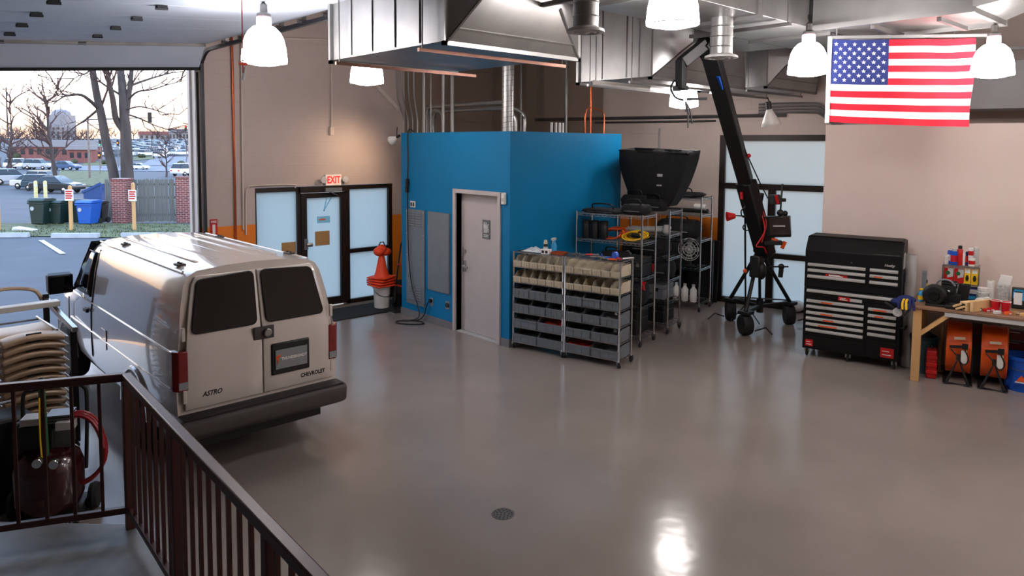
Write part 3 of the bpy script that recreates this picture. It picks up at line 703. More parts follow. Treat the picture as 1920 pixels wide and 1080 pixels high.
# ------------------------------------------------------------------ ventilation ducts
def ribbed(b, x0, y0, z0, x1, y1, z1, side, step, d=.012):
    n = max(1, int(abs((y1-y0) if side == 'x' else (x1-x0))/step))
    for i in range(1, n+1):
        if side == 'x': y = y0+(y1-y0)*i/(n+1); b.box(x0-d, y-.012, z0, x0, y+.012, z1)
        else: x = x0+(x1-x0)*i/(n+1); b.box(x-.012, y0-d, z0, x+.012, y0, z1)
def duct_box(label, x0, y0, z0, x1, y1, z1, red, ry, hang=True):
    o = thing('duct_box', label, 'air duct', (x0, y0, z0)); W, D_, Hh = x1-x0, y1-y0, z1-z0
    MB().box(0, 0, 0, W, D_, Hh).build('casing', 'galv', o, bev=.004)
    
    ns = int(D_/.4)
    for i in range(1, ns+1): y = D_*i/(ns+1); MB().box(-.012, y-.012, .02, 0, y+.012, Hh).build('seam', 'galv', o)
    f = .035
    def fl(y): return MB().box(-f, y-.02, -f, W+f, y+.02, 0).box(-f, y-.02, Hh, W+f, y+.02, Hh+f).box(-f, y-.02, -f, 0, y+.02, Hh+f).box(W, y-.02, -f, W+f, y+.02, Hh+f)
    fl(0).build('flange', 'galv', o); fl(D_).build('flange', 'galv', o)
    rx0, rx1, rz0, rz1 = red[0]-x0, red[1]-x0, red[2]-z0, red[3]-z0; yy = ry-y0
    c = [(0, -.02, 0), (W, -.02, 0), (W, -.02, Hh), (0, -.02, Hh)]; d = [(rx0, yy, rz0), (rx1, yy, rz0), (rx1, yy, rz1), (rx0, yy, rz1)]
    b = MB(); b.add(c+d, [(0, 1, 5, 4), (1, 2, 6, 5), (2, 3, 7, 6), (3, 0, 4, 7), (4, 5, 6, 7)]); rd = b.build('reducer', 'galv', o)
    for p, q in zip(c, d): MB().tube([p, q], .014, 5).build('edge_seam', 'galv', rd)
    if yy+y0 > 4.5: MB().box(rx0, 4.47-y0, rz0, rx1, yy, rz1).build('neck', 'galv', o)
    t = .28; a = [Vector(p).lerp(Vector(q), t) for p, q in zip(c, d)]; MB().tube([a[0]-Vector((0, .004, .004)), a[1]-Vector((0, .004, .004))], .010, 5).build('edge_seam', 'galv', rd)
    for x in (-.06, W+.06):
        for y in (.25, D_-.25): MB().cyl((x, y, -.06), (x, y, 5.3-z0), .006, n=6).build('hanger_rod', 'galv_dark', o)
    for y in (.25, D_-.25): MB().bar((-.10, y, -.055), (W+.10, y, -.055), .03, .03).build('strut', 'strut_tint' if 'left' in label else 'galv', o)
    return o
duct_box('large galvanised duct box over the blue block, left', 3.56, 4.72, 3.60, 5.12, 6.62, 4.75, (3.75, 4.62, 3.96, 4.7), 4.46)
duct_box('galvanised duct box above the wire racks, middle of the three', 7.10, 5.32, 3.60, 9.22, 6.50, 4.55, (7.55, 8.75, 4.02, 4.5), 5.04)
duct_box('farthest galvanised duct box above the back window', 9.50, 5.12, 3.62, 11.0, 6.2, 4.55, (9.8, 10.7, 4.02, 4.5), 4.88)
tk = thing('main_duct', 'long galvanised main duct running along the ceiling', 'air duct', (-2, 3.55, 4.02))
TL = 13.4
MB().box(0, 0, 0, TL, .91, .8).build('casing', 'galv', tk, bev=.004)
for k in range(9):
    x = .9+k*1.5; MB().box(x-.02, -.035, -.035, x+.02, .945, 0).box(x-.02, -.035, 0, x+.02, 0, .8).box(x-.02, .91, 0, x+.02, .945, .8).build('flange', 'galv', tk)
for k in range(5):
    x = 1.6+k*2.4; MB().bar((x, -.12, -.055), (x, 1.03, -.055), .04, .035).cyl((x, -.09, -.05), (x, -.09, 1.28), .006, n=6).cyl((x, 1.0, -.05), (x, 1.0, 1.28), .006, n=6).build('hanger', 'galv_dark', tk)
br = thing('branch_duct', 'wide galvanised branch duct above the flag', 'air duct', (7.45, 2.05, 4.02))
MB().box(0, 0, 0, 1.0, 1.47, .55).build('casing', 'galv', br, bev=.004)
for p, q in (((-.03, -.03, -.02), (-.03, 1.5, -.02)), ((1.03, -.03, -.02), (1.03, 1.5, -.02)), ((0, 0, -.02), (1.0, 0, -.02))): MB().bar(p, q, .045, .05).build('flange', 'galv', br)
b = MB(); b.add([(0, 0, 0), (1, 0, 0), (1, 0, .55), (0, 0, .55), (.25, -.55, .15), (.75, -.55, .15), (.75, -.55, .5), (.25, -.55, .5)], [(0, 1, 5, 4), (1, 2, 6, 5), (2, 3, 7, 6), (3, 0, 4, 7), (4, 5, 6, 7)]); b.build('reducer', 'galv', br)
for y in (.3, .9): MB().bar((.1, y, -.05), (.9, y, -.05), .04, .04).build('strut', 'galv_dark', br)
bd = thing('wall_duct', 'pale galvanised duct running behind the top of the partition', 'air duct', onB(10.62, 4.2, 0, 0, 3.28), RB)
mat('galv_matte', (150, 150, 150), .6, .5, .08, 2); MB().box(0, 0, 0, 5.5, .7, .62).build('casing', 'galv_matte', bd, bev=.004)
for k in range(6): MB().box(.8+k*.8-.015, -.004, .0, .8+k*.8+.015, 0, .62).build('seam', 'galv_matte', bd)
MB().bar((-.2, -.06, .76), (5.5, -.06, .76), .04, .04).build('strut', 'galv_dark', bd)
def diffuser(label, p, r, top):
    o = thing('round_diffuser', label, 'air diffuser', p)
    MB().lathe([(r, .02), (r, top)], n=24).build('drop_pipe', 'galv', o)
    b = MB()
    for z in (top*.25, top*.5, top*.75): b.tube([(r*1.01*math.cos(k/24*2*PI), r*1.01*math.sin(k/24*2*PI), z) for k in range(24)], .006, 5, True)
    b.build('pipe_seam', 'galv', o)
    MB().lathe([(r*1.0, .03), (r*1.45, .01), (r*1.5, -.01), (r*1.1, -.015), (r*1.05, .0), (r*.75, -.02), (r*.7, .0), (0, -.03)], n=28).build('cone_grille', 'light_grey', o)
p = pd(1098, 58, 5.35); diffuser('round steel ceiling diffuser right of the left duct reducer', p, .095, 4.02-p.z+.01)
p = pd(1352, 107, 7.05); diffuser('round steel ceiling diffuser beside the crane arm top', p, .108, 4.02-p.z+.01)

# spiral riser and conduits above the blue block
sp_ = thing('spiral_riser', 'spiral seamed steel riser pipe above the blue block corner', 'pipe', (6.78, 7.55, 2.95))
MB().cyl((0, 0, 0), (0, 0, 2.4), .085, n=20).build('pipe', 'galv', sp_)
hx_ = [(.087*math.cos(t/12*2*PI), .087*math.sin(t/12*2*PI), .02+t*.006) for t in range(360)]
MB().tube(hx_, .004, 4).build('spiral_seam', 'galv_dark', sp_)
def conduit(label, pts, r, m='galv', nm='conduit'): return single(MB().tube(smooth(pts, 3), r, 8), nm, m, label, 'conduit', group=None)
for i, (u, r, top) in enumerate(((757, .012, 3.65), (765, .012, 3.7), (774, .012, 3.75), (783, .014, 4.0), (795, .028, 4.2), (808, .014, 4.2), (831, .026, 4.3), (848, .030, 4.4))):
    a = px(u, 247, 7.0+.05*(i % 3)); a.z = 2.95
    k = (-.10, -.08, -.06, -.05, 0, 0, 0, 0)[i]
    pts = [a, a+Vector((0, 0, .25)), a+Vector((0, -k*1.2, .5)), a+Vector((0, -k*2.2, .85)), Vector((a.x, a.y-k*2.2, 5.34))] if k else [a, Vector((a.x, a.y, 5.34))]
    w_ = ['leftmost', 'second', 'third', 'fourth', 'fifth', 'sixth', 'seventh', 'eighth'][i]
    conduit('%s of the upright steel conduits above the blue block, counted from the left' % w_, pts, r)
for i, (u0, u1, z, r) in enumerate(((800, 962, 3.42, .030), (812, 966, 3.34, .030))):
    a = px(u0, 247, 7.3+.1*i); a.z = 2.95; c = px(u1, 200, 7.3+.1*i)
    conduit(['upper', 'lower'][i]+' of the two bent steel conduits crossing above the blue block', [a, Vector((a.x, a.y, z-.2)), Vector((a.x, a.y-.06, z-.05)), Vector((a.x, a.y-.2, z)), Vector((c.x, c.y+.1, z))], r)
a = px(831, 247, 7.15); a.z = 2.95
conduit('arched steel conduit bending over between the uprights', [a+Vector((0, .42, 0)), a+Vector((0, .42, .28)), a+Vector((0, .32, .38)), a+Vector((0, .12, .38)), a+Vector((0, .02, .28)), a], .026)
for i, (u, zt_) in enumerate(((967, .22), (983, .34))):
    a = px(u, 247, 7.0+.2*i); a.z = 2.95; conduit(['short straight steel conduit stub right of the spiral riser', 'curved steel conduit right of the spiral riser'][i], [a, a+Vector((0, 0, zt_*.7)), a+Vector((0, .02+.14*i, zt_)), a+Vector((0, .06+.3*i, zt_+.04))], .024)
for i, u in enumerate((1034, 1042, 1049, 1055)):
    a = py_(u, 246, 7.6); a.z = 2.95
    conduit(['first', 'second', 'third', 'last'][i]+' of four short white pipe stubs on the blue block, from the left', [a, a+Vector((0, 0, .16))], .02, 'white_plastic', 'pipe_stub')
a = py_(1107, 246, 7.5); a.z = 2.95
conduit('tall copper pipe above the blue block', [a, a+Vector((0, 0, 1.3))], .014, 'copper', 'copper_pipe')
a2 = py_(1132, 246, 7.5); a2.z = 2.95
conduit('bent copper pipe looping above the right end of the blue block', [a2, a2+Vector((0, 0, .30)), a2+Vector((-.1, 0, .38)), a+Vector((-.1, 0, .38)), a+Vector((-.12, 0, 0))], .012, 'copper', 'copper_pipe')
for i, (u, t0, t1) in enumerate(((857, 0, 0), (976, 0, 0), (1061, 0, 0))):
    a = px(u, 240, 9.4); conduit(['dark', 'middle dark', 'right dark'][i]+' upright stud on the wall above the blue block'+['', ', behind the riser', ', beside the duct box'][i], [Vector((a.x, a.y, 2.6)), Vector((a.x, a.y, 5.2))], .03, 'galv_dark' if i else 'galv', 'wall_stud')
# horizontal rails on the back wall
def backB(t, z, d=-.04): return onB(BX, BY, t, d, z)
for i, (z, t0, t1, r) in enumerate(((3.30, -4.0, 1.0, .03), (3.22, -2.6, -.2, .018))):
    conduit(['long dark horizontal pipe high on the back wall', 'thin horizontal conduit below the long pipe on the back wall'][i], [backB(t0, z), backB(t1, z)], r, 'galv_dark')
for i in range(4):
    z = 3.34+.05*i
    conduit(['lowest', 'second', 'third', 'highest'][i]+' of the four bent conduits dropping behind the partition', [backB(.55, z, -.06), backB(1.35, z, -.06), backB(1.6, z-.08, -.06), backB(2.15, z-.62, -.06)], .018, 'galv')
conduit('thin antenna-like conduit rising behind the black softbox', [backB(-1.25, 2.0), backB(-1.25, 3.1)], .014)
# conduits of the left wall
def wl(u, v, d=.03): p = py_(u, v, WL); return Vector((p.x, WL-d, p.z))
conduit('copper coloured conduit running down the left wall', [wl(433, 70), wl(434, 110), wl(438, 300), wl(441, 470)], .018, 'copper')
conduit('painted conduit right of the copper one on the left wall', [wl(451, 30), wl(452, 200), wl(455, 430)], .016, 'wall_plain')
conduit('painted conduit dropping to the switch box above the exit', [wl(500, 72), wl(590, 74), wl(612, 76), wl(619, 84), wl(620, 110), wl(620, 243)], .016, 'wall_plain')
single(MB().box(-.035, -.06, -.07, .035, 0, .07), 'junction_box', 'wall_plain', 'small painted box at the lower end of the wall conduit', 'junction box', (wl(620, 246).x, WL, wl(620, 246).z), bev=.006)
conduit('thin painted conduit bending round the top of the shopfront', [wl(460, 440), wl(460, 365), wl(464, 352), wl(475, 348), wl(548, 346), wl(551, 352)], .012, 'wall_plain')
single(MB().bar((0, 0, 0), (.45, 0, -.38), .07, .07), 'pipe_brace', 'wall_plain', 'painted slanted brace on the wall under the far left lamp', 'brace', wl(705, 163), bev=.01)
# pull cord with tag
p = pd(456, 150, 6.2)
pc = thing('pull_cord', 'thin red pull cord with white tag hanging beside the left lamp', 'pull cord', p)
MB().cyl((0, 0, .06), (0, 0, 5.3-p.z), .005, n=5).build('cord', 'red', pc); MB().bar((-.035, 0, .14), (.035, 0, .14), .02, .025).build('toggle', 'orange_cone', pc, bev=.004); MB().bar((0, 0, .0), (.02, 0, .11), .04, .015).build('paper_tag', 'paper', pc)
# clamp lamps
def clamp_lamp(label, p, aim, on=False, s=1.0):
    o = thing('clamp_lamp', label, 'clamp lamp', p); a = Vector(aim).normalized()
    M = a.to_track_quat('Z', 'Y').to_matrix()
    def tf(b): b.v = [tuple(M @ Vector(v)) for v in b.v]; return b
    tf(MB().shell([(.025*s, 0), (.035*s, .03*s), (.07*s, .10*s), (.085*s, .15*s)], n=18)).build('reflector', 'white_plastic', o, solid=.003)
    tf(MB().cyl((0, 0, -.07*s), (0, 0, .01*s), .024*s, n=12)).build('socket', 'black', o)
    tf(MB().ball((0, 0, .11*s), .034*s)).build('bulb', 'warm_bulb' if on else 'white', o)
    MB().tube([(0, 0, 0), (.0, .0, .10), (.04, .05, .16)], .008, 6).build('clamp_arm', 'black', o)
    return o
mat('warm_bulb', (255, 190, 120), .4, 0, 0, emit=1.0); nodes(MATS['warm_bulb'])[1].inputs['Emission Strength'].default_value = 30.0
q = Vector((RX-.05, 9.80, 2.88)); clamp_lamp('lit clamp lamp at the top corner of the blue block', q, (-.32, 1, -.5), True, .9)
sl = bpy.data.lights.new('clamp_lamp_light', 'SPOT'); sl.energy = 42; sl.color = (1, .72, .48); sl.spot_size = R(125); sl.spot_blend = 1.0; sl.shadow_soft_size = .05
so_ = bpy.data.objects.new('clamp_lamp_light', sl); COL.objects.link(so_); so_.location = q+Vector((-.32, 1, -.5)).normalized()*.20; so_.rotation_euler = Vector((-.32, 1, -.5)).to_track_quat('-Z', 'Y').to_euler()
clamp_lamp('unlit clamp lamp hanging left of the bell lamp beside the flag', pd(1442, 205, 9.6), (.15, -.1, -1), False, 1.5)
clamp_lamp('small bare clamp lamp under the branch duct above the flag', pd(1625, 38, 8.2), (.2, -.1, -.6), False, 1.0)
tb = thing('tube_lamp', 'thin tube lamp fixed under the middle duct box', 'tube lamp', pd(1112, 157, 9.0))
e_ = pd(1218, 168, 9.3)-pd(1112, 157, 9.0); MB().bar((0, 0, .03), e_+Vector((0, 0, .03)), .05, .03).build('batten', 'white_plastic', tb); MB().cyl((0, 0, 0), e_, .018, n=10).build('tube', 'white', tb)

# ------------------------------------------------------------------ flag
mat('flag_red', (214, 20, 48), .75, 0, .05, 20); mat('flag_white', (240, 238, 234), .75, 0, .03, 20); mat('flag_blue', (38, 52, 118), .75, 0, .05, 20)
for nm_ in ('flag_red', 'flag_white', 'flag_blue'):
    t, b = nodes(MATS[nm_]); o_ = [n for n in t.nodes if n.type == 'OUTPUT_MATERIAL'][0]; rp_ = [n for n in t.nodes if n.type == 'VALTORGB'][0]
    tr_ = t.nodes.new('ShaderNodeBsdfTranslucent'); mx_ = t.nodes.new('ShaderNodeMixShader'); mx_.inputs[0].default_value = .32; t.links.new(rp_.outputs[0], tr_.inputs[0])
    t.links.new(b.outputs[0], mx_.inputs[1]); t.links.new(tr_.outputs[0], mx_.inputs[2]); t.links.new(mx_.outputs[0], o_.inputs[0])
fA = pd(1560, 74, 7.62); fB = pd(1832, 72, 7.42); fA2 = pd(1560, 228, 7.62)
fw_ = math.hypot(fB.x-fA.x, fB.y-fA.y); fh = fA.z-fA2.z
fl = thing('flag', 'american flag hanging from the ducts at the right', 'flag', (fA.x, fA.y, fA2.z), math.atan2(fB.y-fA.y, fB.x-fA.x))
def fpt(s, t, off=0.0):   # s along fly 0..1, t down 0..1
    y = .024*math.sin(s*9+.8*t)+.05*s*s*math.sin(3.2*t+1.0)+.07*math.sin(s*18-4*t)*max(0, s-.55)+.008*math.sin(t*9)
    x = s*fw_*(1-.012*t*t)+.01*math.sin(t*6)*s - .02*t*t*(s > .9)
    z = fh*(1-t)-.010*math.sin(s*PI)*(1) - .05*s*t*t
    return (x, y-off, z)
b = MB(); NS, NT = 60, 26
for j in range(NT):
    for i in range(NS):
        t0, t1, s0, s1 = j/NT, (j+1)/NT, i/NS, (i+1)/NS; st = int((j+.5)/NT*13)
        b.cur = 2 if (s1 <= .4001 and st < 7) else (0 if st % 2 == 0 else 1)
        b.add([fpt(s0, t1), fpt(s1, t1), fpt(s1, t0), fpt(s0, t0)], [(0, 1, 2, 3)])
b.cur = 0; b.build('cloth', ['flag_red', 'flag_white', 'flag_blue'], fl, weld=True, ang=80)
b = MB()
for r_ in range(9):
    nst = 6 if r_ % 2 == 0 else 5
    for c_ in range(nst):
        s = (.4)*(c_+.5)/6 if nst == 6 else .4*(c_+1)/6
        t = (7/13)*(r_+1)/10; P = []
        for k in range(10):
            rr = .024 if k % 2 == 0 else .010; a = PI/2+k*PI/5
            P.append(fpt(s+rr*math.cos(a)/fw_, t-rr*math.sin(a)/fh, .003))
        b.add([fpt(s, t, .003)]+P, [(0, 1+k, 1+(k+1) % 10) for k in range(10)])
b.build('stars', 'flag_white', fl)
MB().cyl((-.02, 0, -.01), (-.02, 0, fh+.03), .022, n=10).build('white_hem_pole', 'white', fl)
MB().bar((.0, 0, fh+.02), (fw_*1.12, -.0, fh+.02), .035, .03).build('hanging_bar', 'galv', fl)
for x in (.05, fw_*.85): MB().cyl((x, .02, fh), (x, .02, 4.02-fA2.z), .008, n=6).build('hanger_wire', 'galv_dark', fl)
# ------------------------------------------------------------------ casters, wire shelving
def caster(par, x, y, r=.04, hz=.10, m='steel'):
    c = MB().box(x-.02, y-.02, hz-.012, x+.02, y+.02, hz); c.bar((x-.018, y+.01, r), (x-.018, y, hz), .004, .03).bar((x+.018, y+.01, r), (x+.018, y, hz), .004, .03)
    o = c.build('caster', m, par)
    MB().lathe([(0, -.013), (r*.8, -.013), (r, -.007), (r, .007), (r*.8, .013), (0, .013)], (x, y+.012, r), 16, 'x').build('wheel', 'rubber', o)
def wire_unit(name, label, loc, rz, W, D_, zs, post_r=.0127, wires=7, hz=.09, cast=True, group=None, zt=None, truss=False):
    o = thing(name, label, 'shelving', loc, rz, group); zt = zt or zs[-1]+.015
    for x in (0, W):
        for y in (0, D_):
            MB().cyl((x, y, hz), (x, y, zt), post_r, n=10).build('post', 'chrome', o)
            if cast: caster(o, x, y, .036, hz)
    for z in zs:
        b = MB()
        for p, q in (((0, 0), (W, 0)), ((W, 0), (W, D_)), ((W, D_), (0, D_)), ((0, D_), (0, 0))):
            b.bar((*p, z), (*q, z), .01, .012)
            if truss:
                b.bar((*p, z-.03), (*q, z-.03), .006, .006); n = max(2, int((Vector(q)-Vector(p)).length/.06))
                for k in range(n):
                    A = Vector(p).lerp(Vector(q), k/n); B = Vector(p).lerp(Vector(q), (k+1)/n); b.bar((A.x, A.y, z-.03 if k % 2 else z), (B.x, B.y, z if k % 2 else z-.03), .005, .005)
        for k in range(1, wires): b.bar((W*k/wires, 0, z), (W*k/wires, D_, z), .004, .004)
        for k in range(1, 4): b.bar((0, D_*k/4, z-.004), (W, D_*k/4, z-.004), .005, .005)
        b.build('wire_shelf', 'steel', o)
    return o
def bin_mesh(W, D_, Hh, m):
    b = MB(); t = .004
    b.box(0, 0, 0, W, D_, t)
    fr = .56 if Hh < .15 else .68
    for x in (0, W-t): b.prism([(0, 0), (D_, 0), (D_, Hh), (D_*.30, Hh), (D_*.10, Hh*fr), (0, Hh*fr)], x, x+t, 'x')
    b.box(0, D_-t, 0, W, D_, Hh); b.box(0, 0, 0, W, t, Hh*fr)
    b.box(-.002, -.008, Hh*(fr-.14), W+.002, .0, Hh*fr); n = 3
    for k in range(n+1): b.box(W*k/n*.96+.0, -.005, 0, W*k/n*.96+.006, 0, Hh*.5)
    return b.mesh('body', m)
def lumps(W, D_, z, amp, seed):
    rg = random.Random(seed); nx, ny = 6, 7
    return MB().grid([[(W*(.06+.88*i/(nx-1)), D_*(.06+.88*j/(ny-1)), z+amp*rg.random()) for i in range(nx)] for j in range(ny)])
mat('odds_dark', (34, 34, 36), .5, .1, .5, 30); mat('odds_grey', (120, 118, 116), .4, .4, .5, 40); mat('odds_red', (190, 40, 30), .5, 0, .3, 30); mat('odds_yel', (190, 160, 60), .5, 0, .4, 30); mat('odds_clear', (190, 190, 188), .3, .1, .3, 40)
AS = math.atan2(.38, 1.57); RS = AS-PI/2
ZS = [.093, .300, .506, .713, .914, 1.125, 1.325]
SW, SD = .772, .36
cnt = [2, 2, 3, 3, 6, 6]; binm = {}
for W_, m_ in ((2, 'grey_plastic'), (3, 'grey_plastic'), (6, 'beige_plastic')): binm[W_] = bin_mesh(SW/W_-.012 if W_ > 2 else SW/2-.012, SD-.02, .165 if W_ < 6 else .14, m_)
rown = ['bottom row', 'fifth row down', 'fourth row down', 'third row down', 'second row down', 'top row']
ords = ['first', 'second', 'third', 'fourth', 'fifth', 'sixth']
s0 = Vector((6.475, 7.07, 0)); sdir = Vector((math.sin(AS), -math.cos(AS), 0))
for ui in range(2):
    org = s0+sdir*(.0+ui*.805); side = ['left', 'right'][ui]
    wire_unit('bin_shelf', 'chrome wire shelf unit on casters full of parts bins, %s of the pair' % side, org, RS, SW, SD, ZS, group='pair of bin shelves')
    for r_ in range(6):
        n = cnt[r_]
        for k in range(n):
            col_ = 'beige' if n == 6 else 'grey'; sz = {6: 'small', 3: 'medium', 2: 'wide'}[n]
            oo = 'left' if k == 0 and n == 2 else ('right' if n == 2 else ords[k]+' from left')
            x = .006+k*SW/n
            p = org+sdir*x+Vector((math.cos(AS), math.sin(AS), 0))*(-.012); p.z = ZS[r_]+.008
            o = thing('parts_bin', '%s %s parts bin, %s, %s, %s shelf unit' % (sz, col_, oo, rown[r_], side), 'bin', p, RS, '%s parts bins' % col_)
            c = bpy.data.objects.new('body', binm[n]); COL.objects.link(c); c.parent = o
            Wb = SW/n-.012; hb_ = .14 if n == 6 else .165
            sd = ui*100+r_*10+k; rg = random.Random(sd); m_ = rg.choice(['odds_dark', 'odds_dark', 'odds_grey', 'odds_clear'] if n == 6 else ['odds_dark']*4+['odds_grey'])
            if (ui, r_, k) in ((0, 1, 1), (1, 0, 0)): m_ = 'odds_red'
            if (ui, r_, k) in ((1, 4, 2),): m_ = 'odds_yel'
            lumps(Wb, SD-.02, hb_*(.16 if n == 6 else .42), hb_*.30, sd).build('contents', m_, o, ang=10)  # in grey bins, dark fill raised to stand in for the shade inside
def onS(t, d, z): return s0+sdir*t+Vector((math.cos(AS), math.sin(AS), 0))*d+Vector((0, 0, z))
ztop = ZS[-1]+.008
rg = random.Random(3)
rows = [[(.30*(i/9), .22*(j/6), .045*math.sin(PI*i/9)*math.sin(PI*j/6)*(.5+rg.random())) for i in range(10)] for j in range(7)]
single(MB().grid(rows), 'plastic_bag', 'clear_bag', 'crumpled clear plastic bag on top of the left bin shelf', 'bag', onS(.06, .08, ztop), RS, solid=.003, ang=5)
sb = thing('spray_bottle', 'blue spray bottle on top of the left bin shelf', 'spray bottle', onS(.50, .22, ztop), RS)
MB().lathe([(.035, 0), (.038, .02), (.038, .10), (.016, .15), (.014, .165)], n=18).build('bottle', 'cyan', sb); MB().box(-.018, -.05, .165, .018, .03, .20).bar((0, -.03, .165), (0, -.045, .13), .012, .01).build('trigger_head', 'light_grey', sb, bev=.005)
cl = thing('glue_bottle', 'dark bottle with pale round cap on the left bin shelf', 'bottle', onS(.44, .10, ztop), RS)
MB().lathe([(.028, 0), (.030, .01), (.030, .11), (.015, .13)], n=16).build('bottle', 'black', cl); MB().lathe([(.024, .125), (.027, .14), (.02, .175), (0, .18)], n=16).build('cap', 'beige_plastic', cl); MB().lathe([(.0306, .03), (.0306, .09)], n=16).build('label_band', 'light_grey', cl)
wb_ = thing('white_box', 'small white box with black windows on the left bin shelf edge', 'box', onS(.42, .01, ztop), RS)
MB().box(0, 0, 0, .12, .08, .065).build('carton', 'white', wb_, bev=.003); MB().box(.012, -.002, .015, .05, 0, .05).box(.068, -.002, .015, .106, 0, .05).build('dark_print', 'black', wb_)
fb = thing('flat_parts_tray', 'flat brown parts tray on the left bin shelf', 'tray', onS(.56, .04, ztop), RS)
MB().box(0, 0, 0, .18, .13, .008).box(0, 0, 0, .18, .006, .04).box(0, .124, 0, .18, .13, .04).box(0, 0, 0, .006, .13, .04).box(.174, 0, 0, .18, .13, .04).build('tray', 'copper', fb, bev=.002)
tools = [('screwdriver', 'red', .98, .22, 40), ('pliers', 'blue', 1.30, .10, 70), ('pliers', 'orange', 1.37, .06, 20), ('tape_gun', 'blue', 1.44, .14, -30), ('wrench', 'steel', 1.10, .12, 10), ('scraper', 'steel', 1.52, .18, 60), ('marker', 'blue', 1.20, .25, 120)]
for nm, m_, t, d, a in tools:
    o = thing(nm, {'screwdriver': 'screwdriver with red handle', 'pliers': 'pair of pliers with %s grips' % m_, 'tape_gun': 'blue handled tape gun', 'wrench': 'plain steel wrench', 'scraper': 'steel scraper', 'marker': 'blue marker pen'}[nm]+' lying on the right bin shelf', 'tool', onS(t, d, ztop+.006), RS+R(a))
    if nm == 'pliers':
        for s in (-1, 1): MB().tube(smooth([(0, 0, .01), (.05, s*.018, .012), (.12, s*.03, .012)]), .009, 7).build('grip', m_, o)
        MB().bar((-.05, 0, .01), (.01, 0, .01), .025, .014).build('jaw', 'steel', o, bev=.003)
    elif nm == 'tape_gun':
        MB().lathe([(.015, -.02), (.05, -.02), (.05, .02), (.015, .02)], (0, 0, .05), 18, 'y').build('tape_roll', m_, o); MB().tube([(.03, 0, .03), (.12, 0, .02)], .013, 8).build('handle', 'red', o)
    else:
        MB().tube([(0, 0, .012), (.09, 0, .012)], .012, 10).build('handle', m_, o); MB().tube([(.09, 0, .012), (.17, 0, .012)], .005 if nm != 'scraper' else .014, 6).build('blade', 'steel', o)

# ------------------------------------------------------------------ tall wire racks and what is on them
rk = []
RZ_ = [.12, .50, .92, 1.30, 1.50, 1.86]
def rack(label, rr, W, D_, zs):   # rr: rear right post foot
    p = rr - Vector((math.sin(AB), -math.cos(AB), 0))*W - Vector((math.cos(AB), math.sin(AB), 0))*D_
    wire_unit('wire_rack', label, p, RB, W, D_, zs, .0135, 10, .10, True, 'tall wire racks', zs[-1]+.03, True); return p
r1 = rack('tall chrome wire rack nearest the blue wall, behind the bin shelves', Vector((8.25, 6.05, 0)), 1.02, .46, [.14, .55, .95, 1.43, 1.80])
r2 = rack('tall chrome wire rack in the middle, holding white gear', Vector((9.12, 6.22, 0)), .84, .46, [.14, .48, .80, 1.12, 1.46, 1.80])
r3 = rack('tall chrome wire rack standing farthest back by the window', Vector((10.75, 6.72, 0)), .95, .52, [.14, .72, 1.20, 1.62, 1.90])
def on(r, x, y, z): return r+Vector((math.sin(AB), -math.cos(AB), 0))*x+Vector((math.cos(AB), math.sin(AB), 0))*y+Vector((0, 0, z))
def hard_case(label, r, x, y, z, W, D_, Hh, m='black', latch='steel', nm='equipment_case'):
    o = thing(nm, label, 'case', on(r, x, y, z+.008), RB)
    MB().box(0, 0, 0, W, D_, Hh*.68).build('shell', m, o, bev=.012); MB().box(0, 0, Hh*.69, W, D_, Hh).build('lid', m, o, bev=.012)
    for k in (.2, .72): MB().box(W*k, -.008, Hh*.56, W*k+.04, 0, Hh*.78).build('latch', latch, o)
    MB().tube([(W*.38, -.002, Hh*.4), (W*.38, -.03, Hh*.4), (W*.58, -.03, Hh*.4), (W*.58, -.002, Hh*.4)], .008, 6).build('handle', 'black', o)
    return o
def soft_bag(label, r, x, y, z, W, D_, Hh, m='black_cloth', nm='gear_bag'):
    o = thing(nm, label, 'bag', on(r, x, y, z+.008), RB); b = MB(); rgx = random.Random(len(label)+int(W*100))
    rows = []
    for j in range(7):
        t = j/6; zz = Hh*t; k = 1-.18*abs(2*t-1)**2.5; ring_ = []
        for i in range(17):
            a = 2*PI*i/16; cx_, sy_ = math.cos(a), math.sin(a); e_ = .45
            X = W/2+W/2*k*math.copysign(abs(cx_)**e_, cx_)*(1+.04*rgx.uniform(-1, 1)); Y = D_/2+D_/2*k*math.copysign(abs(sy_)**e_, sy_)*(1+.04*rgx.uniform(-1, 1)); ring_.append((X, Y, zz))
        ring_[16] = ring_[0]; rows.append(ring_)
    b.grid(rows); b.f.append(tuple(range(16))); b.mi.append(0); b.f.append(tuple(6*17+i for i in range(16))); b.mi.append(0)
    b.build('bag_body', m, o, ang=50)
    MB().tube(smooth([(W*.25, D_*.3, Hh*.95), (W*.3, D_*.2, Hh+.07), (W*.7, D_*.2, Hh+.07), (W*.75, D_*.3, Hh*.95)]), .012, 6).build('strap', 'black', o)
    MB().box(W*.2, -.004, Hh*.35, W*.8, .01, Hh*.4).build('zip', 'mid_grey', o)
    return o
def coil(label, r, x, y, z, rad, m, turns=6):
    P = []; rgx = random.Random(m); vv = [(rgx.uniform(.75, 1.05), rgx.uniform(.7, 1.0), rgx.uniform(-.02, .02)) for _ in range(turns+1)]
    for i in range(turns*18):
        a = i/18*2*PI; k = i//18; f = (i % 18)/18; kx, kz, dx_ = [vv[k][q]*(1-f)+vv[k+1][q]*f for q in range(3)]
        P.append((rad*1.5+rad*1.5*kx*math.cos(a)+dx_, .08+.025*k+.02*math.sin(a), .015+rad*.62*kz*(1+math.sin(a))+.10*rad*math.cos(a)))
    o = thing('cable_coil', label, 'cable', on(r, x, y, z+.008), RB)
    MB().tube(smooth(P, 2), .010, 6).build('cable', m, o, ang=60); MB().bar((2.6*rad, .05, .14), (2.6*rad+.05, .03, .15), .03, .03).build('plug', 'black', o); return o
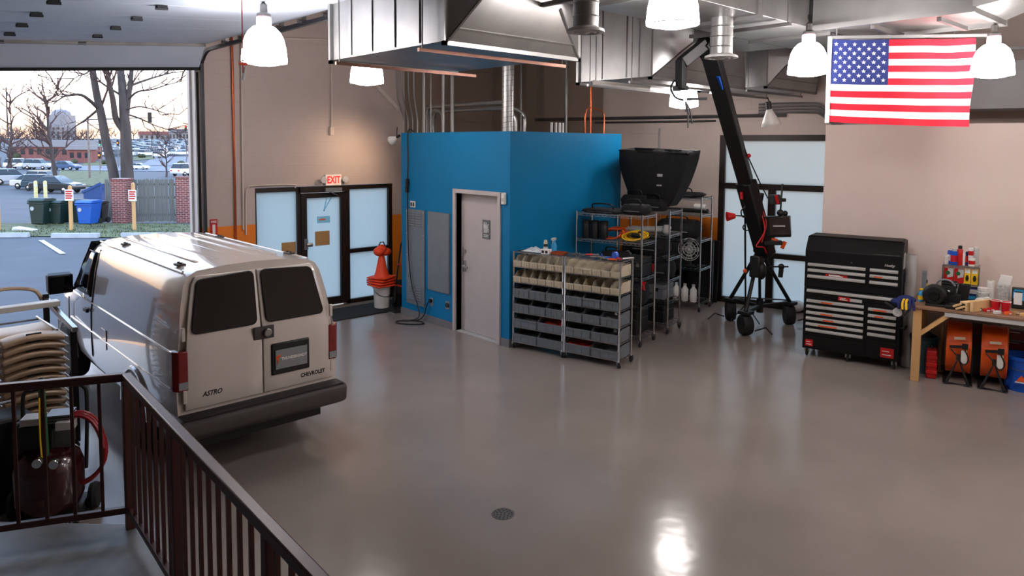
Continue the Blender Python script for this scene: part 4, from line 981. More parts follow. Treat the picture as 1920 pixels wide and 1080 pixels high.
# rack nearest
soft_bag('flat black folded cloth bag lying on top of the nearest rack', r1, .02, .02, 1.80, .66, .42, .06)
soft_bag('second black bag on top of the nearest rack, to the right', r1, .62, .10, 1.80, .38, .34, .14)
for k in range(3):
    o = thing('lens_tube', '%s black cylinder case on the upper shelf against the blue wall' % ['leftmost', 'second', 'third'][k], 'case', on(r1, .10+.14*k, .12, 1.438), RB)
    MB().lathe([(.058, 0), (.062, .01), (.062, .20), (.058, .21)], n=18).build('tube', 'black', o); MB().lathe([(.064, .21), (.064, .25), (.05, .26), (0, .26)], n=18).build('lid', 'black', o)
coil('coiled orange cable on the upper shelf of the nearest rack', r1, .30, .04, 1.43, .125, 'orange', 8)
coil('coiled yellow cable on the upper shelf of the nearest rack', r1, .66, .04, 1.43, .105, 'yellow', 10)
soft_bag('black camera bag on middle shelf of the nearest rack', r1, .30, .06, .95, .42, .34, .30)
hard_case('black equipment case on middle shelf at rack end', r1, .74, .05, .95, .26, .36, .26)
hard_case('black low case on the second shelf of the nearest rack', r1, .42, .03, .55, .52, .40, .24)
hard_case('large black trunk on the bottom shelf of the nearest rack', r1, .15, .03, .14, .80, .40, .32)
rc_ = thing('red_clamp', 'small red spring clamp at the end of the nearest rack', 'clamp', on(r1, .99, .10, .80), RB)
MB().tube(smooth([(0, 0, .10), (.02, 0, .04), (.0, 0, 0)]), .014, 7).tube(smooth([(.05, 0, .10), (.025, 0, .04), (.04, 0, -.02)]), .012, 7).build('jaw', 'red', rc_); MB().cyl((.02, -.02, .04), (.02, .02, .04), .012, n=8).build('pivot', 'steel', rc_)
# rack middle
wg = thing('white_tripod_bundle', 'bundle of white tubes and fittings on the top shelf of the middle rack', 'light stand', on(r2, .10, .05, 1.468), RB)
for k in range(5): MB().tube([(.0, .05+.07*k, .03+.015*(k % 2)), (.62, .06+.06*k, .05+.02*(k % 3))], .022, 8).build('tube', 'white_plastic', wg)
MB().lathe([(.03, 0), (.055, .03), (.06, .10), (.04, .14)], (.66, .04, .0), 14).build('fitting', 'white_plastic', wg)
soft_bag('black duffel bag on the upper middle shelf of the middle rack', r2, .12, .05, 1.12, .62, .36, .24)
hard_case('black case with steel corners on the middle rack', r2, .2, .04, .80, .50, .38, .22)
hard_case('dark blue plastic crate low on the middle rack', r2, .30, .04, .48, .46, .38, .22, 'panel_grey', 'black', 'plastic_crate')
hard_case('black floor-level case on the middle rack', r2, .15, .03, .14, .62, .40, .26)
rc2 = thing('red_cup_light', 'small red lamp head clipped to the middle rack', 'lamp', on(r2, .60, .0, .92), RB)
MB().lathe([(.02, 0), (.035, .05), (.035, .10)], n=14).build('shade', 'red', rc2); MB().bar((0, 0, .09), (-.10, 0, .12), .015, .015).build('arm', 'red', rc2)
# rack far
sw_ = thing('folded_stand', 'black folded stand with a white cap lying on the far rack', 'light stand', on(r3, .10, .10, 1.63), RB)
MB().tube([(0, 0, .06), (.95, -.05, .07)], .035, 10).tube([(.05, .12, .05), (.9, .06, .06)], .03, 10).build('legs', 'black', sw_); MB().cyl((.72, -.05, .14), (.92, -.06, .13), .05, n=14).build('cap', 'white_plastic', sw_)
soft_bag('grey topped flat bag on top of the far rack', r3, .2, .05, 1.90, .70, .40, .08)
fn = thing('desk_fan', 'round grey desk fan on the middle shelf of the far rack', 'fan', on(r3, .74, .10, .728), RB)
MB().lathe([(.05, 0), (.09, .01), (.10, .03), (.03, .05), (.02, .12)], n=18).build('base', 'black', fn)
b = MB()
for rr in (.06, .11, .16, .19): b.tube([(rr*math.cos(k/20*2*PI), -.06+.25*(rr*rr), .31+rr*math.sin(k/20*2*PI)) for k in range(20)], .006, 5, True)
for k in range(10): a = k/10*2*PI; b.tube([(0, -.06, .31), (.19*math.cos(a), -.05, .31+.19*math.sin(a))], .004, 4)
b.build('grille', 'light_grey', fn)
for k in range(4): a = k*PI/2; MB().bar((.02*math.cos(a), -.02, .31+.02*math.sin(a)), (.16*math.cos(a), -.0, .31+.16*math.sin(a)), .08, .008, (0, 1, 0)).build('blade', 'mid_grey', fn)
soft_bag('bulky black bag on the third shelf of the far rack', r3, .10, .05, 1.20, .75, .42, .30)
for k in range(3):
    o = thing('white_jug', '%s white jug on the bottom of the far rack' % ['leftmost', 'middle', 'rightmost'][k], 'jug', on(r3, .52+.15*k, .08, .148), RB)
    MB().lathe([(.055, 0), (.06, .02), (.06, .20), (.025, .25), (.025, .27)], n=16).build('body', 'white_plastic', o); MB().lathe([(.028, .268), (.028, .295), (0, .297)], n=12).build('cap', 'light_grey', o)
hard_case('black case beside the jugs on the far rack', r3, .05, .05, .14, .42, .40, .34)
o = thing('backdrop_panel', 'wide black backdrop panel leaning against the wall behind the far rack', 'panel', onB(BX, BY, -1.0, -.16, 0), RB)
MB().hexa([(-.95, 0, 0), (.94, 0, 0), (.94, .03, 0), (-.95, .03, 0), (-.95, .10, 1.08), (.94, .10, 1.08), (.94, .13, 1.08), (-.95, .13, 1.08)]).build('board', 'black_cloth', o); MB().bar((-.95, .11, 1.085), (.94, .11, 1.085), .04, .02).build('top_edge', 'black', o)
soft_bag('black sack on the second shelf of the nearest rack end', r1, .60, .04, .55, .40, .38, .30); soft_bag('black sack standing in the middle of the far rack', r3, .10, .08, .72, .55, .40, .40)
soft_bag('black pouch on the third shelf of the middle rack', r2, .50, .02, .80, .32, .40, .24)
# big softbox across the racks
sx0 = on(r1, .55, .45, 1.82)
sf = thing('softbox', 'large black fabric softbox resting across the wire racks', 'softbox', on(r2, .0, .02, 1.86), RB)
A_ = [(.05, -.1, .84), (1.10, -.05, .80), (1.08, .50, .84), (.05, .45, .87)]; B_ = [(.20, .08, .02), (.78, .10, .02), (.78, .40, .02), (.20, .36, .02)]; rows = []
for j in range(8):
    t = j/7; k = 1-(1-t)**1.7; rr = []
    for i in range(4):
        p, q = Vector(B_[i]), Vector(B_[(i+1) % 4]); P_, Q_ = Vector(A_[i]), Vector(A_[(i+1) % 4])
        for m_ in range(5):
            f_ = m_/5; lo = p.lerp(q, f_); hi = P_.lerp(Q_, f_); pt = lo.lerp(hi, k); pt.z = lo.z+(hi.z-lo.z)*t
            pt.y += .02*math.sin(9*f_*2+j); rr.append(pt)
    rr.append(rr[0]); rows.append(rr)
b = MB().grid(rows); b.f.append(tuple(range(20))); b.mi.append(0); b.build('fabric', 'black_cloth', sf, solid=.006, ang=30)
MB().tube([Vector(p) for p in A_], .012, 6, True).build('rim_rod', 'black', sf)
MB().box(.64, -.036, .46, .72, -.030, .50).build('label_patch', 'light_grey', sf); MB().box(.62, -.008, .32, .70, -.002, .34).build('small_patch', 'light_grey', sf)
for i in range(2): soft_bag(['black gear bag heaped in front of the softbox base', 'small black pouch heaped beside the softbox base'][i], r2, .04+.36*i, -.04, 1.80, .45-.1*i, .30, .22-.05*i)

# ------------------------------------------------------------------ camera crane
JB = pz(1418, 600, 0)
jc = thing('camera_crane', 'black camera crane on a three wheeled dolly before the window', 'camera crane', (JB.x, JB.y, 0))
def J(u, v, d): return pd(u, v, d)-Vector((JB.x, JB.y, 0))
def Jz(u, v, z): return pz(u, v, z)-Vector((JB.x, JB.y, 0))
wh = [Jz(1397, 628, 0), Jz(1369, 600, 0), Jz(1479, 608, 0)]
hub = Jz(1424, 590, .16)
dcen = 10.65
top_ = J(1424, 468, dcen)
for i, p in enumerate(wh):
    b = MB().lathe([(.05, -.07), (.14, -.07), (.155, -.04), (.155, .04), (.14, .07), (.05, .07)], (0, 0, .155), 22, 'x'); a = R([-35, -50, -50][i])
    b.v = [(x*math.cos(a)-y*math.sin(a)+p.x, x*math.sin(a)+y*math.cos(a)+p.y, z) for x, y, z in b.v]; wo_ = b.build('dolly_wheel', 'rubber', jc)
    b = MB().box(p.x-.09, p.y-.09, .31, p.x+.09, p.y+.09, .36); b.build('fork', 'black', wo_, bev=.01)
    q = Vector((p.x, p.y, .34)); MB().bar(q, Vector((hub.x, hub.y, .30)), .06, .05).build('dolly_arm', 'black', jc, bev=.006)
    d = (Vector((p.x, p.y, 0))-Vector((hub.x, hub.y, 0))).normalized()
    MB().tube([Vector((p.x, p.y, .36)), Vector((p.x, p.y, .36)).lerp(top_, .5), top_], [.03, .028, .034], 10).build('tripod_leg', 'black', jc)
    lv = Vector((p.x, p.y, .06))+rt0*(.14 if i != 1 else -.1); MB().tube([lv, lv+rt0*(.16 if i != 1 else -.15)+Vector((0, 0, .05)), lv+rt0*(.26 if i != 1 else -.26)+Vector((0, 0, -.05))], .012, 6).build('brake_lever', 'black', jc)
MB().cyl((hub.x, hub.y, .2), (hub.x, hub.y, .42), .05, n=12).cyl(Vector((hub.x, hub.y, .35)), top_, .022, n=10).build('centre_column', 'black', jc)
MB().bar(wh[1]+Vector((0, 0, .38)), wh[2]+Vector((0, 0, .38)), .02, .02).build('spreader', 'galv_dark', jc)
MB().lathe([(.06, -.06), (.09, -.03), (.09, .08), (.05, .12)], tuple(top_), 18).build('pan_head', 'black', jc)
arm = [J(1436, 478, 10.6), J(1418, 420, 10.5), J(1398, 340, 10.2), J(1362, 225, 9.2), J(1332, 100, 8.3)]
b = MB(); b.bar(arm[0], arm[2], .24, .20); b.build('arm_heel', 'black', jc, bev=.02)
b = MB(); b.bar(arm[2], arm[4], .19, .16); ab = b.build('arm_beam', 'black', jc, bev=.015)
MB().bar(J(1343, 142, 8.48), J(1350, 165, 8.66), .10, .02, (1, 0, 0)).build('blue_tape', 'blue', ab)
b = MB(); b.bar(J(1338, 115, 8.4), J(1318, 78, 8.2), .18, .15).bar(J(1322, 82, 8.2), J(1278, 118, 8.1), .11, .13).bar(J(1277, 112, 8.1), J(1277, 168, 8.1), .10, .10); b.build('remote_head_arm', 'black', jc, bev=.012)
b = MB().tube(smooth([J(1265, 150, 8.1), J(1258, 165, 8.1), J(1266, 182, 8.1), J(1282, 188, 8.1)]), .012, 6).bar(J(1262, 167, 8.1), J(1290, 165, 8.1), .05, .05).bar(J(1288, 186, 8.1), J(1325, 185, 8.1), .04, .03); b.build('head_bracket', 'black', jc)
b = MB()
for du, dv in ((0, 0), (6, 5), (12, 22), (4, 30)): b.tube(smooth([J(1285, 190, 8.1), J(1287+du*.5, 205, 8.1), J(1286+du, 210+dv, 8.1)]), .008, 5)
b.build('loose_cable', 'black', jc)
b = MB().tube([J(1372, 210, 9.1), J(1388, 262, 9.5), J(1426, 345, 10.2), J(1440, 372, 10.3)], .009, 5); sc = b.build('stay_cable', 'black', jc); MB().ball(tuple(J(1404, 292, 9.75)), .03).build('red_bead', 'red', sc)
# monitor, cameras and controls at the operator end
mn = MB(); c = J(1457, 425, 10.3); mn.bar(J(1433, 425, 10.35), J(1483, 424, 10.2), .16, .30); mo_ = mn.build('monitor', 'black_gloss', jc, bev=.01)
mat('screen_brown', (52, 40, 36), .3, 0, .3, 9)
a_, b2 = J(1443, 425, 10.24), J(1481, 424, 10.12); MB().bar(a_, b2, .01, .24).build('screen', 'screen_brown', mo_); MB().bar(J(1450, 424, 10.2), J(1472, 424, 10.1), .012, .022).build('label_strip', 'light_grey', mo_)
b = MB(); b.bar(J(1441, 374, 10.4), J(1463, 374, 10.35), .14, .14).bar(J(1463, 375, 10.35), J(1474, 375, 10.32), .07, .05); cb = b.build('camera_body', 'black', jc, bev=.01); MB().bar(J(1455, 366, 10.28), J(1459, 382, 10.28), .03, .04, (1, 0, 0)).build('red_grip', 'red', cb)
MB().cyl(J(1467, 345, 10.35), J(1463, 400, 10.3), .014, n=8).build('monitor_post', 'black', jc); MB().ball(tuple(J(1463, 399, 10.3)), .05).ball(tuple(J(1472, 400, 10.3)), .04).build('clamp_knob', 'black', jc)
b = MB().tube(smooth([J(1428, 400, 10.3), J(1434, 430, 10.25), J(1425, 450, 10.25), J(1418, 462, 10.25), J(1432, 464, 10.25), J(1437, 475, 10.3)]), .010, 6).tube(smooth([J(1430, 395, 10.3), J(1437, 420, 10.25), J(1428, 455, 10.25)]), .008, 6); b.build('red_cable', 'red', jc)
MB().bar(J(1447, 448, 10.25), J(1458, 450, 10.25), .02, .03).bar(J(1466, 466, 10.2), J(1472, 453, 10.2), .04, .04).build('orange_clip', 'orange', jc)
MB().bar(J(1432, 455, 10.3), J(1466, 455, 10.25), .12, .06).build('operator_plate', 'black', jc, bev=.008)
MB().bar(J(1442, 500, 10.4), J(1478, 500, 10.4), .025, .02).ball(tuple(J(1465, 500, 10.4)), .045).bar(J(1465, 503, 10.4), J(1463, 520, 10.4), .05, .05).build('pan_handle', 'black', jc)
MB().bar(J(1420, 480, 10.5), J(1418, 520, 10.5), .16, .16).ball(tuple(J(1428, 508, 10.45)), .10, 10, 7, (.7, .7, 1.3)).build('counterweight_pack', 'black', jc, bev=.02)
MB().bar(J(1424, 382, 10.5), J(1428, 362, 10.5), .06, .05).build('handle_bar', 'black', jc)
# light stand with the red cone lamp
ls = thing('light_stand', 'thin black stand with a red lamp cone at left of the crane', 'light stand', (JB.x, JB.y, 0))
bs = Jz(1398, 603, 0); MB().cyl(bs, J(1397, 385, 10.2), .014, n=8).build('pole', 'black', ls)
MB().cyl(J(1397, 405, 10.2), J(1375, 404, 10.2), .010, n=8).build('boom', 'black', ls)
b = MB().tube([J(1378, 405, 10.2), J(1363, 406, 10.2)], [.035, .07], 14); b.build('lamp_cone', 'red', ls)
MB().tube(smooth([J(1397, 388, 10.2), J(1390, 395, 10.2), J(1391, 405, 10.2), J(1397, 408, 10.2)]), .010, 6).tube(smooth([J(1397, 420, 10.2), J(1393, 426, 10.2), J(1397, 432, 10.2), J(1404, 431, 10.2)]), .010, 6).build('cable_loop', 'black', ls)
MB().bar(J(1390, 360, 10.2), J(1391, 374, 10.2), .03, .03).build('red_clip', 'red', ls); MB().ball(tuple(J(1397, 508, 10.2)), .03).build('orange_knob', 'orange', ls)
MB().cyl(J(1391, 374, 10.2), J(1397, 388, 10.2), .006, n=5).build('clip_wire', 'black', ls)
for k in range(3): a = k*2*PI/3+.4; MB().tube([bs+Vector((0, 0, .28)), bs+Vector((.26*math.cos(a), .26*math.sin(a), .012))], .009, 6).build('foot', 'black', ls)
blk = thing('black_flat', 'tall black flat panel standing between the racks and the window', 'panel', onB(10.90, 6.95, 0, 0, 0), RB)
MB().box(-.30, 0, 0, .16, .06, 1.12).build('board', 'black', blk, bev=.006); MB().box(-.28, -.06, 0, .14, .12, .02).build('foot', 'black', blk)
single(MB().ball((0, 0, .10), .12, 10, 7, (1.4, 1, .8)).ball((.12, .02, .07), .09, 10, 7, (1.2, 1, .8)), 'crumpled_sheet', 'clear_bag', 'crumpled pale plastic sheet on the floor left of the toolbox', 'plastic sheet', pz(1494, 585, 0)-Vector((0, 0, 0)), 0)
# ------------------------------------------------------------------ tool chest
T0 = Vector((9.14, 4.30, 0)); TW = 1.13; TD = .50
mat('chest_black', (9, 9, 10), .5, 0, .08, 3); nodes(MATS['chest_black'])[1].inputs['Specular IOR Level'].default_value = .3
def B0(o, x, y, z): return o+Vector((math.sin(AB), -math.cos(AB), 0))*x+Vector((math.cos(AB), math.sin(AB), 0))*y+Vector((0, 0, z))
def drawers(par, cols):
    for x0, x1, hz_, h in cols:
        d = MB().box(x0, -.012, hz_-h*.62, x1, .01, hz_+h*.36).build('drawer', 'chest_black', par, bev=.003)
        MB().prism([(-.040, hz_+.006), (-.012, hz_+.024), (-.012, hz_-.016), (-.036, hz_-.014)], x0+.01, x1-.01, 'x').build('handle', 'handle_silver', d, bev=.002)
lo = thing('tool_cabinet', 'black rolling tool cabinet with steel drawer handles, lower half', 'tool cabinet', T0, RB)
MB().box(0, 0, .11, TW, TD, .925).build('cabinet_body', 'chest_black', lo, bev=.006)
L1, R0_, R1_ = .735, .765, TW-.03
drawers(lo, [(.03, TW-.03, .885, .11)]+[(.03, L1, z, h) for z, h in ((.750, .072), (.675, .072), (.595, .075), (.518, .075), (.440, .075), (.362, .11))]+[(R0_, R1_, z, h) for z, h in ((.735, .075), (.655, .075), (.575, .075), (.495, .075), (.415, .10))])
MB().box(.03, -.010, .13, L1, 0, .285).build('bottom_drawer', 'chest_black', lo, bev=.003); MB().box(R0_, -.010, .13, R1_, 0, .345).build('side_door', 'chest_black', lo, bev=.003)
def sticker(par, x0, z0, x1, z1, m='red', lines=2):
    s = MB().box(x0, -.016, z0, x1, -.012, z1).build('sticker', m, par)
    b = MB()
    for k in range(lines): z = z0+(z1-z0)*(k+.8)/(lines+.7); b.box(x0+(x1-x0)*.15, -.018, z-.006, x0+(x1-x0)*(.8-.15*k), -.016, z+.004)
    b.build('print_line', 'white', s)
sticker(lo, .04, .15, .135, .235); sticker(lo, .93, .15, 1.08, .27); sticker(lo, .42, .80, .56, .85); sticker(lo, .56, .80, .70, .84, 'light_grey', 0)
for x, y in ((.05, .05), (.55, .05), (TW-.05, .05), (.05, TD-.05), (TW-.05, TD-.05)): caster(lo, x, y, .052, .115)
for z, x0, x1 in ((.750, .22, .36), (.735, .83, .98), (.518, .25, .38), (.440, .20, .42), (.595, .22, .36), (.655, .85, .95)):
    MB().box(x0, -.045, z-.008, x1, -.040, z+.008).build('orange_tag', 'orange', lo)
MB().tube([(TW, .08, .52), (TW+.05, .08, .52), (TW+.05, .40, .52), (TW, .40, .52)], .014, 8).build('push_handle', 'black', lo)
upc = thing('tool_chest', 'black top tool chest with slanted lid standing on the cabinet', 'tool chest', B0(T0, 0, 0, .93), RB)
MB().prism([(0, 0), (TD, 0), (TD, .66), (.15, .66), (.0, .49)], 0, TW, 'x').build('chest_body', 'chest_black', upc, bev=.005)
drawers(upc, [(.03, L1, z, .08) for z in (.300, .225, .145)]+[(R0_, R1_, z, .08) for z in (.300, .225, .145)])
sticker(upc, .26, .17, .52, .20); MB().box(.83, -.045, .217, .92, -.040, .233).build('orange_tag', 'orange', upc)
text('Husky', .045, upc, 'light_grey', (.99, -.006, .375), FRONT, bold=.001, shear=.3)
MB().cyl((.56, 0, .37), (.56, -.012, .37), .010, n=8).build('lock', 'chrome', upc); MB().bar((.80, -.0, .50), (1.10, -.0, .505), .012, .010).build('lid_edge', 'chrome', upc)
MB().box(TW, .12, .33, TW+.004, .30, .52).build('side_label', 'light_grey', upc); MB().box(TW, .22, .14, TW+.012, .40, .26).build('side_handle', 'black', upc, bev=.004)
MB().box(.02, .14, .655, TW-.02, TD-.01, .672).build('lid_top', 'chest_black', upc, bev=.006)

# ------------------------------------------------------------------ workbench
OB = Vector((9.13, 2.97, 0)); BW, BD, BZ = 3.2, .80, .905
wb2 = thing('workbench', 'long workbench with brown top and timber legs', 'workbench', OB, RB)
MB().box(-.05, -.02, BZ-.035, BW, BD, BZ).build('bench_top', 'bench_wood', wb2, bev=.006)
MB().box(.32, -.012, BZ-.085, BW, .02, BZ-.036).build('front_rail', 'light_grey', wb2)
for x in (.0, BW-.1):
    for y in (0, BD-.12): MB().box(x, y, 0, x+.09, y+.09, BZ-.035).build('leg', 'wood', wb2, bev=.004)
    MB().bar((x+.05, .05, BZ-.36), (x+.36, .05, BZ-.07), .045, .09, (0, 1, 0)).build('brace', 'wood', wb2)
    MB().box(x, .09, BZ-.15, x+.04, BD-.12, BZ-.04).build('cross_rail', 'wood', wb2)
def bx(u, d):
    n = Vector((math.cos(AB), math.sin(AB), 0)); r = ray(u, 550); k = ((OB+n*d).dot(n))/r.dot(n); return (r*k-OB).dot(Vector((math.sin(AB), -math.cos(AB), 0)))
def on_bench(u, v, z=BZ): return pz(u, v, z)
# small wire rack
mr0 = B0(OB, .25, .52, BZ)
mk = wire_unit('counter_rack', 'small chrome wire rack on the workbench', mr0, RB, .37, .22, [.03, .22, .43], .008, 6, 0.0, False)
def tin(label, loc, r, h, m, band=None, cap=None, nm='spray_can', capm='white_plastic'):
    o = thing(nm, label, 'can', loc, RB)
    MB().lathe([(r*.92, 0), (r, .006), (r, h*.94), (r*.75, h)], n=18).build('can', m, o)
    if band: MB().lathe([(r*1.015, h*.25), (r*1.015, h*.7)], n=18).build('band', band, o)
    if cap: MB().lathe([(r*.7, h), (r*.72, h+cap*.8), (r*.5, h+cap), (0, h+cap)], n=14).build('cap', capm, o)
    return o
zt = .44
tin('small white can at the left end of the counter rack', B0(mr0, 0.028, .10, zt), .024, .10, 'white_plastic')
tin('slim blue and white can on the counter rack', B0(mr0, 0.060, .12, zt), .028, .17, 'blue', 'white')
tin('fat blue can with red emblem on the counter rack', B0(mr0, 0.108, .08, zt), .038, .17, 'blue', 'flag_red', .03, capm='light_grey')
tin('red and black spray can with red nozzle on the counter rack', B0(mr0, 0.164, .09, zt), .031, .20, 'red', 'red', .04, capm='black')
tin('slim white tube on the counter rack', B0(mr0, 0.204, .10, zt), .017, .15, 'white')
tin('thin blue and red marker tube on the counter rack', B0(mr0, 0.236, .11, zt), .014, .17, 'flag_blue', 'red')
tin('lower white can with red band at right of the counter rack', B0(mr0, 0.288, .09, zt), .036, .10, 'white', 'red', nm='food_can')
tin('upper red and white can stacked on another can at right', B0(mr0, 0.276, .09, zt+.102), .028, .12, 'white', 'red', nm='food_can')
tin('grey capped can standing at the right end of the counter rack', B0(mr0, 0.324, .14, zt), .034, .21, 'light_grey', None, .02)
for k in range(4):
    m_ = 'red' if k < 2 else 'yellow'; w_ = .10 if k < 2 else .065; x = (.012, .118, .22, .295)[k]
    o = thing('carton', ['left red and white carton', 'right red and white carton', 'left yellow carton', 'right yellow carton'][k]+' in the counter rack', 'carton', B0(mr0, x, .03, .225), RB)
    MB().box(0, 0, 0, w_, .10, .175).build('box', m_, o, bev=.002)
    if k < 2: MB().prism([(w_*.35, .06), (w_*.95, .08), (w_, .18), (w_*.4, .18)], -.003, 0, 'y').build('pale_print', 'light_grey', o); MB().cyl((w_*.4, 0, .12), (w_*.4, -.004, .12), .025, n=12).build('round_print', 'green', o)
    else: MB().box(w_*.1, -.003, .135, w_*.9, 0, .18).build('pale_print', 'white', o); MB().lathe([(.008, 0), (.018, .03), (.01, .07)], (w_*.5, -.003, .04), 10).build('dark_print', 'black', o)
bx_ = thing('print_carton', 'dark blue and white carton under the counter rack', 'carton', B0(mr0, .19, .02, .04), RB)
MB().box(0, 0, 0, .17, .15, .14).build('box', 'flag_blue', bx_, bev=.003); MB().box(.01, -.003, .08, .17, 0, .13).build('pale_print', 'light_grey', bx_); MB().box(.02, -.003, .01, .16, 0, .05).build('blue_print', 'cyan', bx_)
# engine / drill motor
en = thing('engine', 'black small engine with pull-start housing on the workbench', 'engine', B0(OB, .24, .18, BZ), RB)
MB().lathe([(.03, -.06), (.10, -.06), (.125, -.03), (.125, .04), (.10, .06), (0, .06)], (-.04, -.02, .125), 24, 'y').build('blower_housing', 'black', en)
MB().lathe([(.0, -.095), (.05, -.09), (.06, -.07), (.06, -.05)], (-.04, -.02, .125), 18, 'y').build('starter', 'black_gloss', en)
b = MB().box(-.02, .03, .02, .22, .20, .14)
for k in range(6): b.box(.02, .02, .15+k*.016, .17, .18, .158+k*.016)
b.build('engine_block', 'black', en, bev=.008); MB().cyl((.02, .1, .25), (.18, .1, .25), .045, n=14).build('fuel_tank', 'black_gloss', en)
MB().tube(smooth([(-.05, .05, .20), (.0, .05, .29), (.1, .05, .30), (.16, .05, .24)]), .012, 7).build('handle', 'panel_grey', en); MB().ball((.03, -.02, .20), .02).ball((.10, -.0, .18), .018).build('bolt_knob', 'galv', en)
MB().box(-.13, -.1, 0, .22, .2, .025).build('foot_plate', 'black', en, bev=.005)
gp2 = thing('grey_plate', 'grey metal plate with holes leaning behind the engine', 'metal plate', B0(OB, .25, .46, BZ), RB)
MB().box(0, 0, 0, .17, .015, .22).build('plate', 'light_grey', gp2); b = MB()
for k, (x, z) in enumerate(((.03, .18), (.08, .16), (.06, .11), (.12, .13))): b.cyl((x, 0, z), (x, -.003, z), .012, n=10)
b.build('hole', 'black', gp2)
bt = thing('black_tube', 'black square tube standing beside the engine', 'tube', B0(OB, .40, .34, BZ), RB); MB().prism([(0, 0), (.12, 0), (.15, .25), (.03, .25)], 0, .07, 'y').build('tube', 'black', bt, bev=.006); MB().prism([(.04, .251), (.14, .251), (.14, .256), (.04, .256)], .01, .06, 'y').build('end_cap', 'rubber', bt)
# wooden blocks
for i, (x, y, a, dims, lb) in enumerate(((.46, .07, 38, (.09, .30, .10), 'pale wooden block with end slots lying on the workbench'), (.56, .02, 30, (.035, .34, .12), 'thin pale wooden board on edge beside the slotted block'))):
    o = thing('wood_block', lb, 'wood', B0(OB, x, y, BZ), RB-R(a))
    MB().box(0, 0, 0, *dims).build('timber', 'plywood', o, bev=.003)
    if i == 0: MB().bar((.02, 0, .07), (.02, -.12, .05), .018, .018).bar((.065, 0, .05), (.065, -.13, .03), .018, .018).build('peg', 'plywood', o); MB().box(.02, -.003, .02, .07, 0, .08).build('slot', 'black', o)
dc = thing('black_charger', 'flat black charger cradle in front of the wooden block', 'charger', B0(OB, .32, .02, BZ), RB); MB().prism([(0, 0), (.13, 0), (.13, .03), (.05, .055), (0, .04)], 0, .16, 'x').build('case', 'black', dc, bev=.006); MB().box(.04, .03, .045, .12, .1, .06).build('cradle', 'rubber', dc)
# bottles on the left back
for lb, x, y, m_, capm, h in (('yellow drill-shaped spray bottle behind the engine', .08, .50, 'yellow', 'black', .24), ('yellow and cyan bottle beside the toolbox', .05, .32, 'cyan', 'yellow', .16), ('grey green bottle behind the engine', .14, .46, 'green', 'yellow', .17), ('blue capped dark bottle behind the engine', .19, .50, 'black', 'blue', .19)):
    o = thing('bottle', lb, 'bottle', B0(OB, x, y, BZ), RB); MB().lathe([(.032, 0), (.035, .01), (.035, h*.6), (.015, h*.8), (.013, h*.85)], n=16).build('body', m_, o)
    MB().box(-.018, -.05 if 'spray' in lb else -.018, h*.85, .018, .02, h).build('cap', capm, o, bev=.005); MB().lathe([(.0358, h*.15), (.0358, h*.45)], n=16).build('label_band', 'yellow' if m_ == 'cyan' else 'light_grey', o)
ps = thing('plank_upright', 'narrow grey plank leaning between toolbox and bench bottles', 'plank', B0(OB, .04, .42, BZ), RB); MB().box(0, 0, 0, .05, .03, .36).build('board', 'mid_grey', ps, bev=.002); MB().box(.005, -.002, .02, .045, 0, .34).build('front_face', 'panel_grey', ps)
tb2 = thing('grey_tube_roll', 'tall pale grey roll standing between toolbox and wall', 'roll', B0(OB, -.10, .62, 0), RB); MB().cyl((0, 0, 0), (0, .03, 1.42), .07, n=18).build('roll', 'light_grey', tb2); MB().cyl((.0, .03, 1.42), (0, .03, 1.425), .04, n=14).build('core', 'mid_grey', tb2)
# vise with gloves at the bench corner
vs = thing('work_gloves', 'blue and yellow work gloves heaped over the bench corner', 'gloves', B0(OB, -.06, .02, BZ), RB)
b = MB().ball((-.02, .05, .05), .08, 12, 8, (1.3, 1, .6)).ball((-.10, .0, .02), .07, 12, 8, (1.2, 1, .6)); b.build('palm', 'flag_blue', vs)
for k in range(5): MB().tube(smooth([(-.06+.03*k, .0, .06), (-.08+.035*k, -.05, .05), (-.09+.04*k, -.08, .0), (-.085+.04*k, -.085, -.05)]), .014, 7).build('finger', 'yellow' if k in (1, 2) else 'flag_blue', vs)
cu_ = thing('spring_clamp', 'grey jawed clamp gripping the bench corner by the toolbox', 'clamp', B0(OB, -.16, -.02, BZ-.12), RB)
MB().lathe([(0, -.02), (.05, -.02), (.055, 0), (.05, .02), (0, .02)], (0, 0, .02), 16, 'y').build('pad', 'light_grey', cu_); MB().tube(smooth([(-.02, 0, .05), (-.08, 0, .09), (-.14, .02, .12)]), .014, 7).tube(smooth([(0, 0, -.03), (.06, 0, -.01), (.12, .02, .06)]), .014, 7).build('arm', 'black', cu_)
# right part of the bench
jar = thing('plastic_jar', 'clear jar with white lid right of the counter rack', 'jar', B0(OB, .67, .48, BZ), RB); MB().lathe([(.06, 0), (.065, .01), (.065, .16), (.05, .18)], n=20).build('jar_body', 'odds_clear', jar); MB().lathe([(.055, .178), (.058, .215), (0, .218)], n=18).build('lid', 'white', jar)
pt = thing('paper_roll', 'white paper roll standing on the workbench', 'paper roll', B0(OB, .74, .58, BZ), RB); MB().cyl((0, 0, 0), (0, 0, .29), .038, n=18).build('roll', 'white', pt); MB().cyl((0, 0, .288), (0, 0, .292), .014, n=10).build('core', 'cardboard', pt)
tl_ = thing('tape_stack', 'pink and white tape reel lying against the paper roll', 'tape', B0(OB, .65, .30, BZ), RB); MB().lathe([(.035, -.02), (.06, -.02), (.06, .02), (.035, .02), (.035, -.02)], (0, 0, .062), 20, 'y').build('reel', 'white', tl_); MB().lathe([(.026, -.024), (.036, -.024), (.036, .024), (.026, .024), (.026, -.024)], (0, 0, .062), 16, 'y').build('core', 'red_cup', tl_)
